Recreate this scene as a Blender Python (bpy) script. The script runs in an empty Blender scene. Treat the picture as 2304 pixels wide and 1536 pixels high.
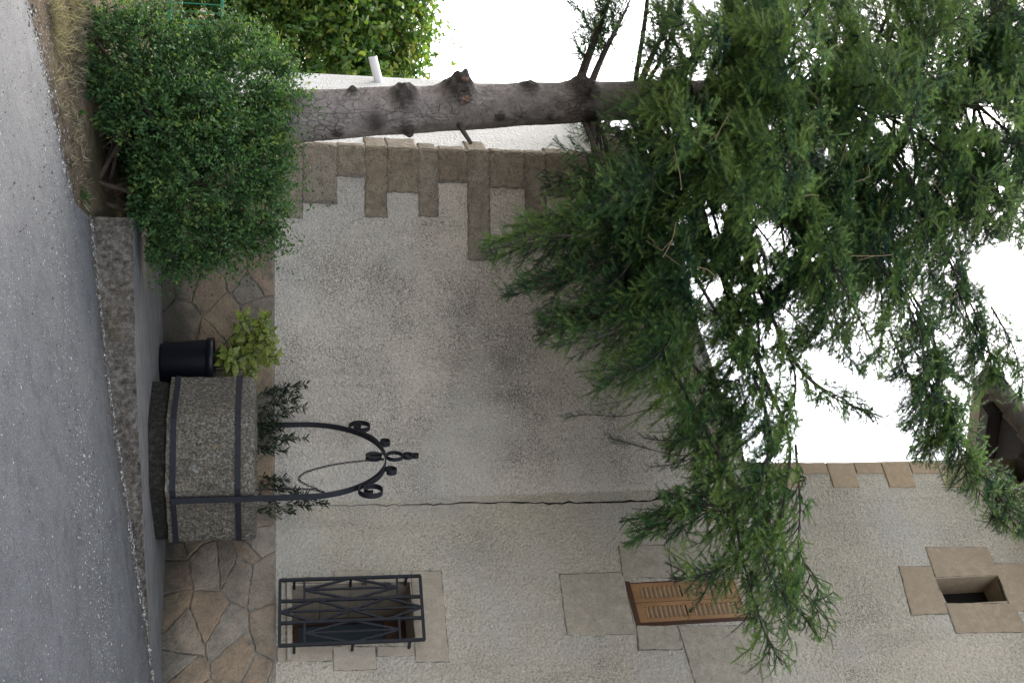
import bpy, math, random
import numpy as np
from mathutils import Vector, Matrix
random.seed(11); rng = np.random.default_rng(5)
R = math.radians
scene = bpy.context.scene
COL = scene.collection
EYE = 1.55
# ------------------------------------------------------------------ camera
FPX, PITCH = 2430.0, math.atan(532/2430.0)
FWD = Vector((0, math.cos(PITCH), math.sin(PITCH)))
UPV = Vector((0, -math.sin(PITCH), math.cos(PITCH)))
RGT = Vector((1, 0, 0))
cam_d = bpy.data.cameras.new('camera'); cam = bpy.data.objects.new('camera', cam_d); COL.objects.link(cam)
cam_d.sensor_fit = 'HORIZONTAL'; cam_d.sensor_width = 36; cam_d.lens = FPX/2304*36
cam_d.clip_start = .05; cam_d.clip_end = 2000
# the camera was held on its side: picture right = up
X_, Y_, Z_ = UPV, -RGT, -FWD
cam.matrix_world = Matrix(((X_.x, Y_.x, Z_.x, 0), (X_.y, Y_.y, Z_.y, 0), (X_.z, Y_.z, Z_.z, EYE), (0, 0, 0, 1)))
scene.camera = cam
# ------------------------------------------------------------------ light
SUN_AZ, SUN_EL = R(-30), R(46)          # from +Y, positive towards +X
w = bpy.data.worlds.new('World'); scene.world = w; w.use_nodes = True
nt = w.node_tree; nt.nodes.clear()
sky = nt.nodes.new('ShaderNodeTexSky'); sky.sky_type = 'NISHITA'; sky.sun_disc = False
sky.sun_elevation = SUN_EL; sky.sun_rotation = SUN_AZ; sky.air_density = 1.0; sky.dust_density = 3.0; sky.ozone_density = 1.0
bg = nt.nodes.new('ShaderNodeBackground'); bg.inputs[1].default_value = .15
wo = nt.nodes.new('ShaderNodeOutputWorld')
hs = nt.nodes.new('ShaderNodeHueSaturation'); hs.inputs['Saturation'].default_value = .42      # hazy, half veiled sky
nt.links.new(sky.outputs[0], hs.inputs['Color']); nt.links.new(hs.outputs[0], bg.inputs[0]); nt.links.new(bg.outputs[0], wo.inputs[0])
sl = bpy.data.lights.new('sun', 'SUN'); sl.energy = 1.0; sl.angle = R(24); sl.color = (1, .95, .86)
so = bpy.data.objects.new('sun', sl); COL.objects.link(so)
sd = Vector((math.sin(SUN_AZ)*math.cos(SUN_EL), math.cos(SUN_AZ)*math.cos(SUN_EL), math.sin(SUN_EL)))
so.rotation_euler = sd.to_track_quat('Z', 'Y').to_euler()
vs = scene.view_settings; vs.view_transform = 'Standard'; vs.look = 'None'; vs.gamma = 1; vs.exposure = 2.12
scene.render.engine = 'CYCLES'

# ------------------------------------------------------------------ picture <-> place
CAM = Vector((0, 0, EYE))
def ray(x, y): return FWD*FPX + RGT*(y-768) + UPV*(x-1152)
def at(x, y, Y):
    d = ray(x, y); return CAM + d*(Y/d.y)
def hit(x, y, p, n):
    d = ray(x, y); return CAM + d*((Vector(p)-CAM).dot(n)/d.dot(n))
def proj(P):                              # numpy (N,3) -> picture x, y
    P = np.asarray(P) - np.array(CAM); f = P@np.array(FWD)
    return 1152+FPX*(P@np.array(UPV))/f, 768+FPX*(P@np.array(RGT))/f
def road_z(X, Y): return .128*max(-9, min(9, X)) + .036*max(-12, min(10, Y))
def pave_z(X): return EYE-1.02 + (.038*X if X < 2.4 else .038*2.4+.128*(X-2.4))
EDGE = [(-30, 7.0), (-8, 7.0), (-2.4, 7.3), (-1.7, 7.75), (-1.05, 7.95), (0, 8.0), (30, 9)]
def edge_y(X): return float(np.interp(X, [e[0] for e in EDGE], [e[1] for e in EDGE]))
def ground_z(X, Y):
    d = Y-edge_y(X); z = road_z(X, Y)
    if d > 0: z += .03*min(1, d/.15)+.05*min(d, 9) + .025*math.sin(X*7+Y*3)*min(1, d*2)
    if d > 9: z += .03*(d-9)
    if X > -.93 and d > 0: z = road_z(X, Y)-.06
    return z
def ghit(x, y, fn=ground_z):
    d = ray(x, y); a, b = 1.0/d.y, 60.0/d.y
    lo = a
    for i in range(240):
        t = a+(b-a)*((i+1)/240)**2; p = CAM+d*t
        if p.z < fn(p.x, p.y): hi = t; break
        lo = t
    else: return CAM+d*b
    for _ in range(20):
        m = (lo+hi)/2; p = CAM+d*m
        if p.z < fn(p.x, p.y): hi = m
        else: lo = m
    return CAM+d*hi
class Wall:                               # a vertical plane with its own s (along), z (up), d (out) axes
    def __init__(s, o, t):
        s.o = Vector(o); s.t = Vector(t).normalized(); s.n = s.t.cross(Vector((0, 0, 1)))
    def p(s, a, z, d=0): return s.o + s.t*a + Vector((0, 0, z)) + s.n*d
    def px(s, x, y, d=0):
        q = hit(x, y, s.o+s.n*d, s.n)-s.o; return (q.dot(s.t), q.z)
WA = Wall((1.5, 10.35, 0), (1, -1, 0))            # main facade, from the crack to the right
WB = Wall((1.5, 10.35, 0), (1, -.105, 0))         # annex front, runs left of the crack (s < 0)
cs = hit(1000, 340, WB.o, WB.n)
SBL = (cs-WB.o).dot(WB.t)                         # annex corner
cB = WB.p(SBL, 0); WC = Wall((cB.x, cB.y, 0), (.5, -1, 0))   # annex side wall, s < 0 goes back

# ------------------------------------------------------------------ mesh helpers
class MB:
    def __init__(s): s.v = []; s.f = []; s.c = []
    def add(s, vs, fs, c=.5):
        o = len(s.v); s.v += [tuple(v) for v in vs]; s.f += [tuple(i+o for i in f) for f in fs]; s.c += [c]*len(fs)
    def quad(s, a, b, c, d, t=.5): s.add([a, b, c, d], [(0, 1, 2, 3)], t)
    def box8(s, p, t=.5): s.add(p, [(3, 2, 1, 0), (4, 5, 6, 7), (0, 1, 5, 4), (1, 2, 6, 5), (2, 3, 7, 6), (3, 0, 4, 7)], t)
    def wbox(s, W, a0, a1, z0, z1, d0, d1, t=.5):
        s.box8([W.p(a0, z0, d1), W.p(a1, z0, d1), W.p(a1, z1, d1), W.p(a0, z1, d1), W.p(a0, z0, d0), W.p(a1, z0, d0), W.p(a1, z1, d0), W.p(a0, z1, d0)], t)
    def stone(s, W, poly, d0, d1, bev=.012, t=.5, bulge=0):
        cx = sum(q[0] for q in poly)/len(poly); cz = sum(q[1] for q in poly)/len(poly); n = len(poly)
        inn = []
        for a, z in poly:
            l = math.hypot(a-cx, z-cz) or 1; k = max(.3, 1-bev*1.5/l); inn.append((cx+(a-cx)*k, cz+(z-cz)*k))
        V = [W.p(a, z, d0) for a, z in poly]+[W.p(a, z, d1-bev) for a, z in poly]+[W.p(a, z, d1+random.uniform(-.3, .3)*bev) for a, z in inn]+[W.p(cx, cz, d1+bulge)]
        F = []
        for i in range(n):
            j = (i+1) % n; F += [(i, j, n+j, n+i), (n+i, n+j, 2*n+j, 2*n+i), (2*n+i, 2*n+j, 3*n)]
        s.add(V, F, t)
    def tube(s, pts, rad, n=8, t=.5, cap=True, squash=None):
        pts = [Vector(p) for p in pts]; m = len(pts)
        if not hasattr(rad, '__len__'): rad = [rad]*m
        u = None; V = []
        for i, p in enumerate(pts):
            d = (pts[min(i+1, m-1)]-pts[max(i-1, 0)]).normalized()
            if u is None: u = d.orthogonal().normalized()
            u = (u-d*u.dot(d)).normalized(); v = d.cross(u)
            for k in range(n):
                a = 2*math.pi*k/n; V.append(p+(u*math.cos(a)+v*math.sin(a))*rad[i])
        F = [(i*n+k, i*n+(k+1) % n, (i+1)*n+(k+1) % n, (i+1)*n+k) for i in range(m-1) for k in range(n)]
        if cap: F += [tuple(range(n-1, -1, -1)), tuple((m-1)*n+k for k in range(n))]
        s.add(V, F, t)
    def band(s, pts, side, w, th, t=.5, closed=False):     # flat bar swept along pts; 'side' = direction of its width
        pts = [Vector(p) for p in pts]; m = len(pts); side = Vector(side).normalized(); V = []
        for i, p in enumerate(pts):
            a = pts[(i-1) % m] if closed else pts[max(i-1, 0)]; b = pts[(i+1) % m] if closed else pts[min(i+1, m-1)]
            d = (b-a).normalized(); o = d.cross(side).normalized()
            V += [p+side*w/2+o*th/2, p-side*w/2+o*th/2, p-side*w/2-o*th/2, p+side*w/2-o*th/2]
        F = []
        for i in range(m if closed else m-1):
            j = (i+1) % m
            F += [(i*4+k, i*4+(k+1) % 4, j*4+(k+1) % 4, j*4+k) for k in range(4)]
        if not closed: F += [(3, 2, 1, 0), tuple((m-1)*4+k for k in range(4))]
        s.add(V, F, t)
    def lathe(s, c, prof, n=24, t=.5, ang0=0):
        V = [Vector((c[0]+r*math.cos(ang0+2*math.pi*k/n), c[1]+r*math.sin(ang0+2*math.pi*k/n), z)) for r, z in prof for k in range(n)]
        F = [(i*n+k, i*n+(k+1) % n, (i+1)*n+(k+1) % n, (i+1)*n+k) for i in range(len(prof)-1) for k in range(n)]
        s.add(V, F, t)
    def build(s, name, mat, parent=None, smooth=False):
        return npmesh(name, np.array(s.v, dtype=float).reshape(-1, 3), s.f, mat, parent, s.c, smooth)
def base_of(parent):
    b = Vector((0, 0, 0)); q = parent
    while q is not None: b += q.location; q = q.parent
    return b
def npmesh(name, V, F, mat, parent=None, tint=None, smooth=False):
    """V (N,3) world coordinates, F list of tuples or (M,k) array, tint per face"""
    V = V-np.array(base_of(parent)); me = bpy.data.meshes.new(name)
    if isinstance(F, np.ndarray):
        m, k = F.shape; me.vertices.add(len(V)); me.vertices.foreach_set('co', V.astype(np.float32).ravel())
        me.loops.add(m*k); me.loops.foreach_set('vertex_index', F.astype(np.int32).ravel())
        me.polygons.add(m); me.polygons.foreach_set('loop_start', np.arange(0, m*k, k, dtype=np.int32)); me.polygons.foreach_set('loop_total', np.full(m, k, dtype=np.int32))
        me.update(calc_edges=True)
    else: me.from_pydata([tuple(v) for v in V], [], F); me.update()
    if tint is not None:
        a = me.attributes.new('tint', 'FLOAT', 'FACE'); a.data.foreach_set('value', np.asarray(tint, dtype=np.float32))
    if smooth: me.polygons.foreach_set('use_smooth', [True]*len(me.polygons))
    me.materials.append(mat)
    o = bpy.data.objects.new(name, me); COL.objects.link(o); o.parent = parent
    return o
def thing(name, label, cat, loc, group=None):
    o = bpy.data.objects.new(name, None); o.empty_display_size = .2; COL.objects.link(o); o.location = loc
    return tag(o, label, cat, group)
def tag(o, label=None, cat=None, group=None, kind=None):
    if label: o['label'] = label
    if cat: o['category'] = cat
    if group: o['group'] = group
    if kind: o['kind'] = kind
    return o
def rough(poly, step=.06, amp=.006):
    out = []
    for i in range(len(poly)):
        a = poly[i]; b = poly[(i+1) % len(poly)]; L = math.hypot(b[0]-a[0], b[1]-a[1]); k = max(1, int(L/step))
        for j in range(k):
            f = j/k; out.append((a[0]+(b[0]-a[0])*f+random.uniform(-amp, amp), a[1]+(b[1]-a[1])*f+random.uniform(-amp, amp)))
    return out
def wblock(mb, W, quad_px, d0, d1, t=None, bev=.008, amp=.004, step=.08, bulge=0):
    """stone block on a wall whose corners are read off the picture"""
    poly = [W.px(x, y) for x, y in quad_px]
    ar = sum(poly[i][0]*poly[(i+1) % len(poly)][1]-poly[(i+1) % len(poly)][0]*poly[i][1] for i in range(len(poly)))
    if ar < 0: poly = poly[::-1]
    mb.stone(W, rough(poly, step, amp), d0, d1, bev, random.random() if t is None else t, bulge)

# ------------------------------------------------------------------ materials
class NT:
    def __init__(s, name):
        s.m = bpy.data.materials.new(name); s.m.use_nodes = True; s.t = s.m.node_tree; s.b = s.t.nodes['Principled BSDF']
        s.pos = s.t.nodes.new('ShaderNodeNewGeometry').outputs['Position']
    def n(s, ty, **kw):
        o = s.t.nodes.new(ty)
        for k, v in kw.items(): setattr(o, k, v)
        return o
    def l(s, a, b): s.t.links.new(a, b)
    def val(s, sock, v):
        if hasattr(v, 'is_linked'): s.l(v, sock)
        else: sock.default_value = v
    def map(s, scale=(1, 1, 1), rot=(0, 0, 0), src=None):
        o = s.n('ShaderNodeMapping'); s.l(src or s.pos, o.inputs[0]); o.inputs['Scale'].default_value = scale; o.inputs['Rotation'].default_value = rot; return o.outputs[0]
    def noise(s, sc, det=4, rough=.55, vec=None, dist=0):
        o = s.n('ShaderNodeTexNoise'); s.l(vec or s.pos, o.inputs['Vector']); o.inputs['Scale'].default_value = sc; o.inputs['Detail'].default_value = det; o.inputs['Roughness'].default_value = rough; o.inputs['Distortion'].default_value = dist; return o.outputs['Fac']
    def vor(s, sc, out='Distance', feat='F1', vec=None, rnd=1):
        o = s.n('ShaderNodeTexVoronoi'); o.feature = feat; s.l(vec or s.pos, o.inputs['Vector']); o.inputs['Scale'].default_value = sc; o.inputs['Randomness'].default_value = rnd; return o.outputs[out]
    def ramp(s, fac, stops, interp='LINEAR'):
        o = s.n('ShaderNodeValToRGB'); s.l(fac, o.inputs[0]); cr = o.color_ramp; cr.interpolation = interp
        while len(cr.elements) < len(stops): cr.elements.new(.5)
        for e, (p, c) in zip(cr.elements, stops):
            e.position = p; e.color = tuple(c)+(1,) if hasattr(c, '__len__') else (c, c, c, 1)
        return o.outputs[0]
    def mix(s, f, a, b, mode='MIX'):
        o = s.n('ShaderNodeMix', data_type='RGBA', blend_type=mode); s.val(o.inputs[0], f)
        for sock, v in ((o.inputs[6], a), (o.inputs[7], b)):
            if hasattr(v, 'is_linked'): s.l(v, sock)
            else: sock.default_value = tuple(v)+(1,) if hasattr(v, '__len__') else (v, v, v, 1)
        return o.outputs[2]
    def math(s, op, a, b=0, clamp=False):
        o = s.n('ShaderNodeMath', operation=op, use_clamp=clamp); s.val(o.inputs[0], a); s.val(o.inputs[1], b); return o.outputs[0]
    def tint(s):
        o = s.n('ShaderNodeAttribute'); o.attribute_name = 'tint'; return o.outputs['Fac']
    def bump(s, h, strength=.6, dist=.01):
        o = s.n('ShaderNodeBump'); s.l(h, o.inputs['Height']); o.inputs['Strength'].default_value = strength; o.inputs['Distance'].default_value = dist; s.l(o.outputs[0], s.b.inputs['Normal'])
    def col(s, c): s.val(s.b.inputs['Base Color'], c if hasattr(c, 'is_linked') else tuple(c)+(1,))
    def set(s, rough=.8, spec=.3, metal=0):
        s.b.inputs['Roughness'].default_value = rough; s.b.inputs['Specular IOR Level'].default_value = spec; s.b.inputs['Metallic'].default_value = metal; return s.m
    def blob(s, c, r):                     # 1 at world point c, 0 at r
        v = s.n('ShaderNodeVectorMath', operation='DISTANCE'); s.l(s.pos, v.inputs[0]); v.inputs[1].default_value = c
        return s.math('SUBTRACT', 1, s.math('DIVIDE', v.outputs['Value'], r), True)
def stucco(name, c1, c2, pit, stain=None, bumpd=.02):
    k = NT(name); base = k.mix(k.ramp(k.noise(1.3, 5), [(.35, 0), (.65, 1)]), c1, c2)
    base = k.mix(k.math('MULTIPLY', k.ramp(k.noise(26, 4, .7), [(.42, 0), (.7, 1)]), .35), base, tuple(x*1.28 for x in c1))
    wv = k.mix(.03, k.pos, k.n('ShaderNodeTexNoise').outputs['Color'])
    gr = k.noise(50, 7, .74, wv); big = k.vor(40, vec=wv)
    h = k.math('ADD', k.math('SUBTRACT', k.math('MULTIPLY', gr, .9), k.math('MULTIPLY', big, .45)), k.math('MULTIPLY', k.noise(19, 3, .6, wv), .9))
    base = k.mix(k.ramp(big, [(.5, 0), (.75, .3)]), base, tuple(x*.55 for x in c2))
    base = k.mix(k.ramp(gr, [(.34, .7), (.47, 0)]), base, tuple(x*.55 for x in c2))  # crevice shade put into the colour: hollows of the grain darker
    base = k.mix(k.ramp(gr, [(.52, 0), (.68, .8)]), base, tuple(min(.85, x*1.38) for x in c1))  # raised grain painted paler to bring out the relief
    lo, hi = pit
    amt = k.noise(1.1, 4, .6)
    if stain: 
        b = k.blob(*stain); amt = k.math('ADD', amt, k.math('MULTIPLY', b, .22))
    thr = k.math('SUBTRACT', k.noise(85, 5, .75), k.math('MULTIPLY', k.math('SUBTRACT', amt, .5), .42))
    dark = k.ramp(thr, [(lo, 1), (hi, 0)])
    base = k.mix(k.math('MULTIPLY', dark, .8), base, (.055, .052, .05))  # dark specks paint pit shade and dirt into the render
    if stain:
        b2 = k.math('MULTIPLY', k.ramp(k.math('MULTIPLY', b, k.noise(5, 6, .7)), [(.2, 0), (.5, 1)]), .05); base = k.mix(b2, base, (.16, .15, .14))
    base = k.mix(k.ramp(k.noise(3.2, 5, .65, k.map((1.6, 1.6, .22))), [(.52, 0), (.72, .38)]), base, tuple(x*.62 for x in c2))
    base = k.mix(k.ramp(k.noise(.8, 3, .5), [(.5, 0), (.62, .4)]), base, (.58, .545, .50))
    k.col(base); k.bump(h, 1.0, bumpd*1.25); return k.set(.95, .1)
M = {}
stain_c = WB.p(WB.px(1080, 740)[0], WB.px(1080, 740)[1])
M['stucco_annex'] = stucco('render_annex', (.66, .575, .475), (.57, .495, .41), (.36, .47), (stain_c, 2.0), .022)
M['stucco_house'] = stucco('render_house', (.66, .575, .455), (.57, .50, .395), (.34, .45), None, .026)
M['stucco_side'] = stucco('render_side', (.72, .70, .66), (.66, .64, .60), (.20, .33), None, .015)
def stone_mat(name, cols, dirt=.4, b=.008, sc=1.0, pits=.5, foot=None):
    k = NT(name); c = k.ramp(k.tint(), [(i/(len(cols)-1), x) for i, x in enumerate(cols)])
    c = k.mix(k.ramp(k.noise(7*sc, 6, .65), [(.3, 0), (.7, dirt)]), c, tuple(x*.45 for x in cols[0]))
    c = k.mix(k.ramp(k.noise(16*sc, 5, .7), [(.45, 0), (.75, .5)]), c, tuple(min(.8, x*1.35) for x in cols[-1]))
    c = k.mix(k.math('MULTIPLY', k.ramp(k.noise(60*sc, 4, .7), [(.36, 1), (.46, 0)]), pits), c, (.03, .028, .025))
    if foot:                               # splashed dirt and moss along the foot of the wall
        sx = k.n('ShaderNodeSeparateXYZ'); k.l(k.pos, sx.inputs[0]); hgt = k.math('ADD', k.math('SUBTRACT', sx.outputs[2], foot), k.math('MULTIPLY', k.math('SUBTRACT', k.noise(5, 6, .75), .5), .55))
        c = k.mix(k.ramp(hgt, [(.08, .85), (.34, 0)]), c, (.055, .052, .042))
    k.col(c); k.bump(k.math('ADD', k.noise(14*sc, 6, .7), k.math('MULTIPLY', k.noise(70*sc, 4), .5)), .7, b); return k.set(.92, .12)
M['quoin'] = stone_mat('weathered_quoin', [(.26, .205, .145), (.35, .305, .245), (.28, .215, .15), (.36, .295, .21), (.31, .27, .215)], .75, .03, 1.2, .8)
M['dressed'] = stone_mat('dressed_stone', [(.37, .31, .235), (.41, .35, .275), (.39, .33, .255)], .3, .003, 1, .25)
M['sillstone'] = stone_mat('grey_sill_stone', [(.38, .33, .26), (.43, .375, .295)], .4, .005, 1, .4)
M['corner'] = stone_mat('orange_corner_stone', [(.38, .275, .175), (.43, .325, .215)], .2, .003, 1, .15)
M['attic'] = stone_mat('brown_attic_stone', [(.33, .255, .175), (.375, .295, .205)], .2, .003, 1, .15)
M['rubble'] = stone_mat('rubble_cladding', [(.23, .205, .17), (.40, .275, .16), (.29, .25, .195), (.36, .255, .16), (.26, .24, .205), (.43, .32, .20), (.33, .285, .225), (.29, .195, .13)], .75, .03, .9, .35, EYE-1.0)
M['mortar'] = stone_mat('mortar', [(.23, .205, .165), (.28, .255, .21)], .6, .01, 1.3, .5, EYE-1.0)
def asphalt(k):
    s1 = k.ramp(k.vor(150, 'Color'), [(.0, .07), (.5, .115), (.86, .15), (.97, .32)])
    c = k.mix(1, s1, k.ramp(k.noise(2.2, 5, .6), [(.25, (.80, .79, .80)), (.75, (1.13, 1.11, 1.10))]), 'MULTIPLY')
    c = k.mix(k.ramp(k.noise(6, 6, .72), [(.36, .5), (.5, 0)]), c, (.05, .05, .053))
    c = k.mix(k.ramp(k.noise(210, 3, .8), [(.60, 0), (.70, .75)]), c, (.38, .37, .36))
    return k.mix(k.ramp(k.noise(190, 3, .8), [(.31, .8), (.40, 0)]), c, (.022, .022, .025))
k = NT('asphalt'); k.col(asphalt(k)); k.bump(k.math('ADD', k.vor(150), k.noise(60, 4)), .6, .006); M['asphalt'] = k.set(.85, .3)
k = NT('gutter_dirt'); c = asphalt(k); t_ = k.math('ADD', k.tint(), k.math('MULTIPLY', k.math('SUBTRACT', k.noise(12, 8, .8, k.map((.7, 1.5, 1))), .5), 1.6))
c = k.mix(k.ramp(t_, [(.42, 0), (.55, .85)]), c, k.ramp(k.noise(30, 6, .8), [(.3, (.045, .038, .03)), (.5, (.085, .065, .038)), (.7, (.15, .125, .095))]))
c = k.mix(k.ramp(t_, [(.85, 0), (1.0, .9)]), c, k.ramp(k.noise(60, 6, .8), [(.35, (.05, .035, .022)), (.6, (.14, .10, .065)), (.75, (.30, .27, .23))])); k.col(c); k.bump(k.noise(70, 6, .8), .9, .012); M['gutter'] = k.set(.95, .15)
k = NT('pavement_concrete'); c = k.ramp(k.noise(5, 7, .65, k.map((.6, 2, 1))), [(.3, (.10, .096, .09)), (.7, (.175, .168, .158))])
c = k.mix(k.ramp(k.noise(16, 6, .7, k.map((.35, 2.5, 1))), [(.36, .85), (.45, 0)]), c, (.05, .046, .04)); k.col(c); k.bump(k.noise(60, 5, .7), .5, .006); M['pavement'] = k.set(.9, .2)
k = NT('kerb_concrete'); c = k.ramp(k.noise(24, 8, .8), [(.34, (.04, .035, .03)), (.5, (.14, .12, .10)), (.66, (.31, .275, .235))])
c = k.mix(k.ramp(k.noise(70, 4, .8), [(.58, 0), (.68, .7)]), c, (.30, .28, .25)); c = k.mix(k.ramp(k.noise(4, 6, .7), [(.55, 0), (.7, .6)]), c, (.11, .085, .045))
k.col(c); k.bump(k.noise(30, 8, .8), 1, .03); M['kerb'] = k.set(.95, .1)
k = NT('plinth_stone'); k.col(k.ramp(k.noise(28, 8, .8), [(.34, (.012, .011, .010)), (.52, (.032, .029, .024)), (.66, (.08, .072, .06))])); k.bump(k.noise(25, 8, .8), 1, .03); M['plinth'] = k.set(.95, .1)  # near-black so the base course reads as shaded
k = NT('well_stone'); c = k.ramp(k.noise(48, 6, .8), [(.37, (.026, .023, .02)), (.47, (.105, .092, .073)), (.56, (.20, .175, .138)), (.66, (.42, .395, .33))])
c = k.mix(k.ramp(k.noise(3.3, 4, .6), [(.35, .5), (.6, 0)]), c, (.07, .062, .05)); c = k.mix(k.ramp(k.noise(17, 5, .75), [(.60, 0), (.68, .6)]), c, (.25, .165, .04))
c = k.mix(k.ramp(k.noise(8, 6, .7), [(.64, 0), (.70, .6)]), c, (.40, .40, .38)); k.col(c); k.bump(k.noise(45, 7, .8), 1, .016); M['well'] = k.set(.95, .1)
k = NT('wrought_iron'); k.col(k.ramp(k.noise(20, 4), [(.3, (.007, .008, .011)), (.7, (.015, .016, .022))])); k.bump(k.noise(60, 3), .2, .003); M['iron'] = k.set(.6, .3)
k = NT('rusty_chain'); k.col((.02, .017, .017)); M['chain'] = k.set(.6, .4, .3)
k = NT('earth'); c = k.ramp(k.noise(7, 8, .75), [(.3, (.045, .035, .025)), (.5, (.12, .09, .06)), (.7, (.22, .175, .115))]); c = k.mix(k.ramp(k.noise(1.1, 4), [(.5, 0), (.7, .5)]), c, (.07, .075, .03))
c = k.mix(k.ramp(k.noise(90, 3, .8), [(.6, 0), (.68, .7)]), c, (.32, .29, .25)); k.col(c); k.bump(k.noise(25, 8, .8), 1, .04); M['earth'] = k.set(1, .05)
k = NT('loose_stones'); k.col(k.ramp(k.tint(), [(0, (.10, .095, .09)), (.5, (.25, .24, .22)), (1, (.52, .50, .47))])); M['stones'] = k.set(.9, .2)
k = NT('bark'); v = k.map((1, 1, .55)); cr = k.vor(21, feat='DISTANCE_TO_EDGE', vec=k.mix(.2, v, k.n('ShaderNodeTexNoise').outputs['Color']))
c = k.ramp(k.noise(11, 7, .7), [(.3, (.18, .15, .135)), (.55, (.28, .24, .215)), (.75, (.37, .32, .29))])
pl = k.ramp(k.noise(3, 4, .6), [(.42, 0), (.6, 1)])
c = k.mix(k.math('MULTIPLY', k.ramp(cr, [(.0, .75), (.035, 0)]), pl), c, (.04, .033, .03)); c = k.mix(k.ramp(k.noise(34, 5, .78), [(.34, .9), (.44, 0)]), c, (.045, .037, .034)); c = k.mix(k.ramp(k.noise(7, 6, .7), [(.52, 0), (.7, .5)]), c, (.10, .088, .08))
c = k.mix(k.ramp(k.tint(), [(.12, 0), (.6, .8)]), c, (.03, .026, .022))
k.col(c); k.bump(k.math('ADD', k.noise(22, 7, .75), k.math('MULTIPLY', k.math('MULTIPLY', k.ramp(cr, [(0, 0), (.07, 1)]), pl), .6)), .9, .02); M['bark'] = k.set(.95, .1)
k = NT('cut_wood'); k.col(k.ramp(k.noise(38, 5, .75), [(.36, (.05, .035, .028)), (.48, (.15, .075, .05)), (.58, (.21, .155, .115)), (.7, (.29, .23, .175))])); M['cutwood'] = k.set(.9, .1)
k = NT('twig_wood'); k.col(k.ramp(k.noise(20, 4), [(.3, (.035, .026, .02)), (.7, (.11, .085, .065))])); M['twig'] = k.set(.9, .1)
k = NT('pale_twig'); k.col((.24, .17, .10)); M['paletwig'] = k.set(.9, .1)
def leaf_mat(name, stops, rough=.5, trans=.35, spec=.3, speck=None):
    k = NT(name); c = k.ramp(k.tint(), stops)
    if speck: c = k.mix(k.ramp(k.noise(95, 3, .7), [(.50, 0), (.56, .85)]), c, speck)
    k.col(c); k.set(rough, spec)
    tr = k.n('ShaderNodeBsdfTranslucent'); k.l(k.mix(1, c, (1.5, 1.6, .8), 'MULTIPLY'), tr.inputs[0])
    mx = k.n('ShaderNodeMixShader'); mx.inputs[0].default_value = trans; out = k.t.nodes['Material Output']
    k.l(k.b.outputs[0], mx.inputs[1]); k.l(tr.outputs[0], mx.inputs[2]); k.l(mx.outputs[0], out.inputs[0]); return k.m
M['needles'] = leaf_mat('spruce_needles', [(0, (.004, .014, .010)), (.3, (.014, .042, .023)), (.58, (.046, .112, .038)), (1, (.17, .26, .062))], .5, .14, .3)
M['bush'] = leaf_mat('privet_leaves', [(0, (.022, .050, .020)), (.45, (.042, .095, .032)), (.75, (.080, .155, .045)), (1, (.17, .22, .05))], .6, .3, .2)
M['bgleaf'] = leaf_mat('background_leaves', [(0, (.03, .075, .02)), (.4, (.065, .135, .03)), (.75, (.14, .20, .04)), (1, (.30, .29, .06))], .5, .4, .3)
M['aucuba'] = leaf_mat('spotted_laurel_leaves', [(0, (.035, .075, .015)), (.6, (.085, .14, .022)), (1, (.16, .20, .035))], .35, .25, .4, (.36, .34, .07))
M['oleander'] = leaf_mat('narrow_dark_leaves', [(0, (.008, .018, .012)), (.7, (.018, .034, .018)), (1, (.05, .075, .02))], .45, .15, .4)
M['weed'] = leaf_mat('weed_leaves', [(0, (.02, .06, .02)), (1, (.06, .14, .03))], .5, .3)
M['drygrass'] = leaf_mat('dry_grass', [(0, (.12, .10, .07)), (.7, (.25, .215, .15)), (1, (.36, .32, .23))], .8, .25, .1)
k = NT('green_paint'); k.col((.012, .19, .115)); M['greenpaint'] = k.set(.45, .4)
k = NT('shutter_wood'); c = k.ramp(k.noise(9, 5, .6, k.map((1, 1, .25))), [(.3, (.24, .12, .05)), (.7, (.35, .19, .085))]); k.col(c); M['shutter'] = k.set(.5, .35)
k = NT('shutter_slat'); k.col(k.ramp(k.noise(25, 4), [(.3, (.50, .34, .21)), (.7, (.62, .45, .30))])); M['slat'] = k.set(.45, .4)
k = NT('dark_frame_wood'); k.col((.075, .034, .02)); M['darkwood'] = k.set(.5, .3)
k = NT('pink_board'); k.col((.50, .36, .28)); M['board'] = k.set(.7, .2)
k = NT('window_glass'); k.col((.05, .065, .08)); M['glass'] = k.set(.08, .6)
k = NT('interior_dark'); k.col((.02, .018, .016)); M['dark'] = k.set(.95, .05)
k = NT('eaves_timber'); k.col(k.ramp(k.noise(14, 5, .7, k.map((1, 1, 3))), [(.35, (.007, .005, .004)), (.65, (.026, .018, .012))])); k.bump(k.noise(20, 5), .6, .01); M['timber'] = k.set(.85, .15)
k = NT('roof_tile'); k.col(k.ramp(k.noise(8, 6, .7), [(.3, (.075, .066, .062)), (.7, (.15, .13, .118))])); k.bump(k.noise(40, 4), .3, .005); M['tile'] = k.set(.9, .15)
k = NT('fascia_paint'); k.col(k.ramp(k.noise(6, 4), [(.3, (.36, .31, .28)), (.7, (.45, .40, .36))])); M['fascia'] = k.set(.8, .2)
k = NT('white_plastic'); k.col((.78, .78, .80)); M['pvc'] = k.set(.4, .4)
k = NT('dark_blue_plastic'); k.col((.004, .005, .010)); M['pot'] = k.set(.42, .4)
k = NT('potting_soil'); k.col((.03, .022, .015)); M['soil'] = k.set(1, .05)
k = NT('pale_rock'); k.col(k.ramp(k.noise(22, 6, .7), [(.3, (.2, .19, .18)), (.7, (.5, .49, .47))])); k.bump(k.noise(40, 6), .8, .01); M['rock'] = k.set(.95, .1)
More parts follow.
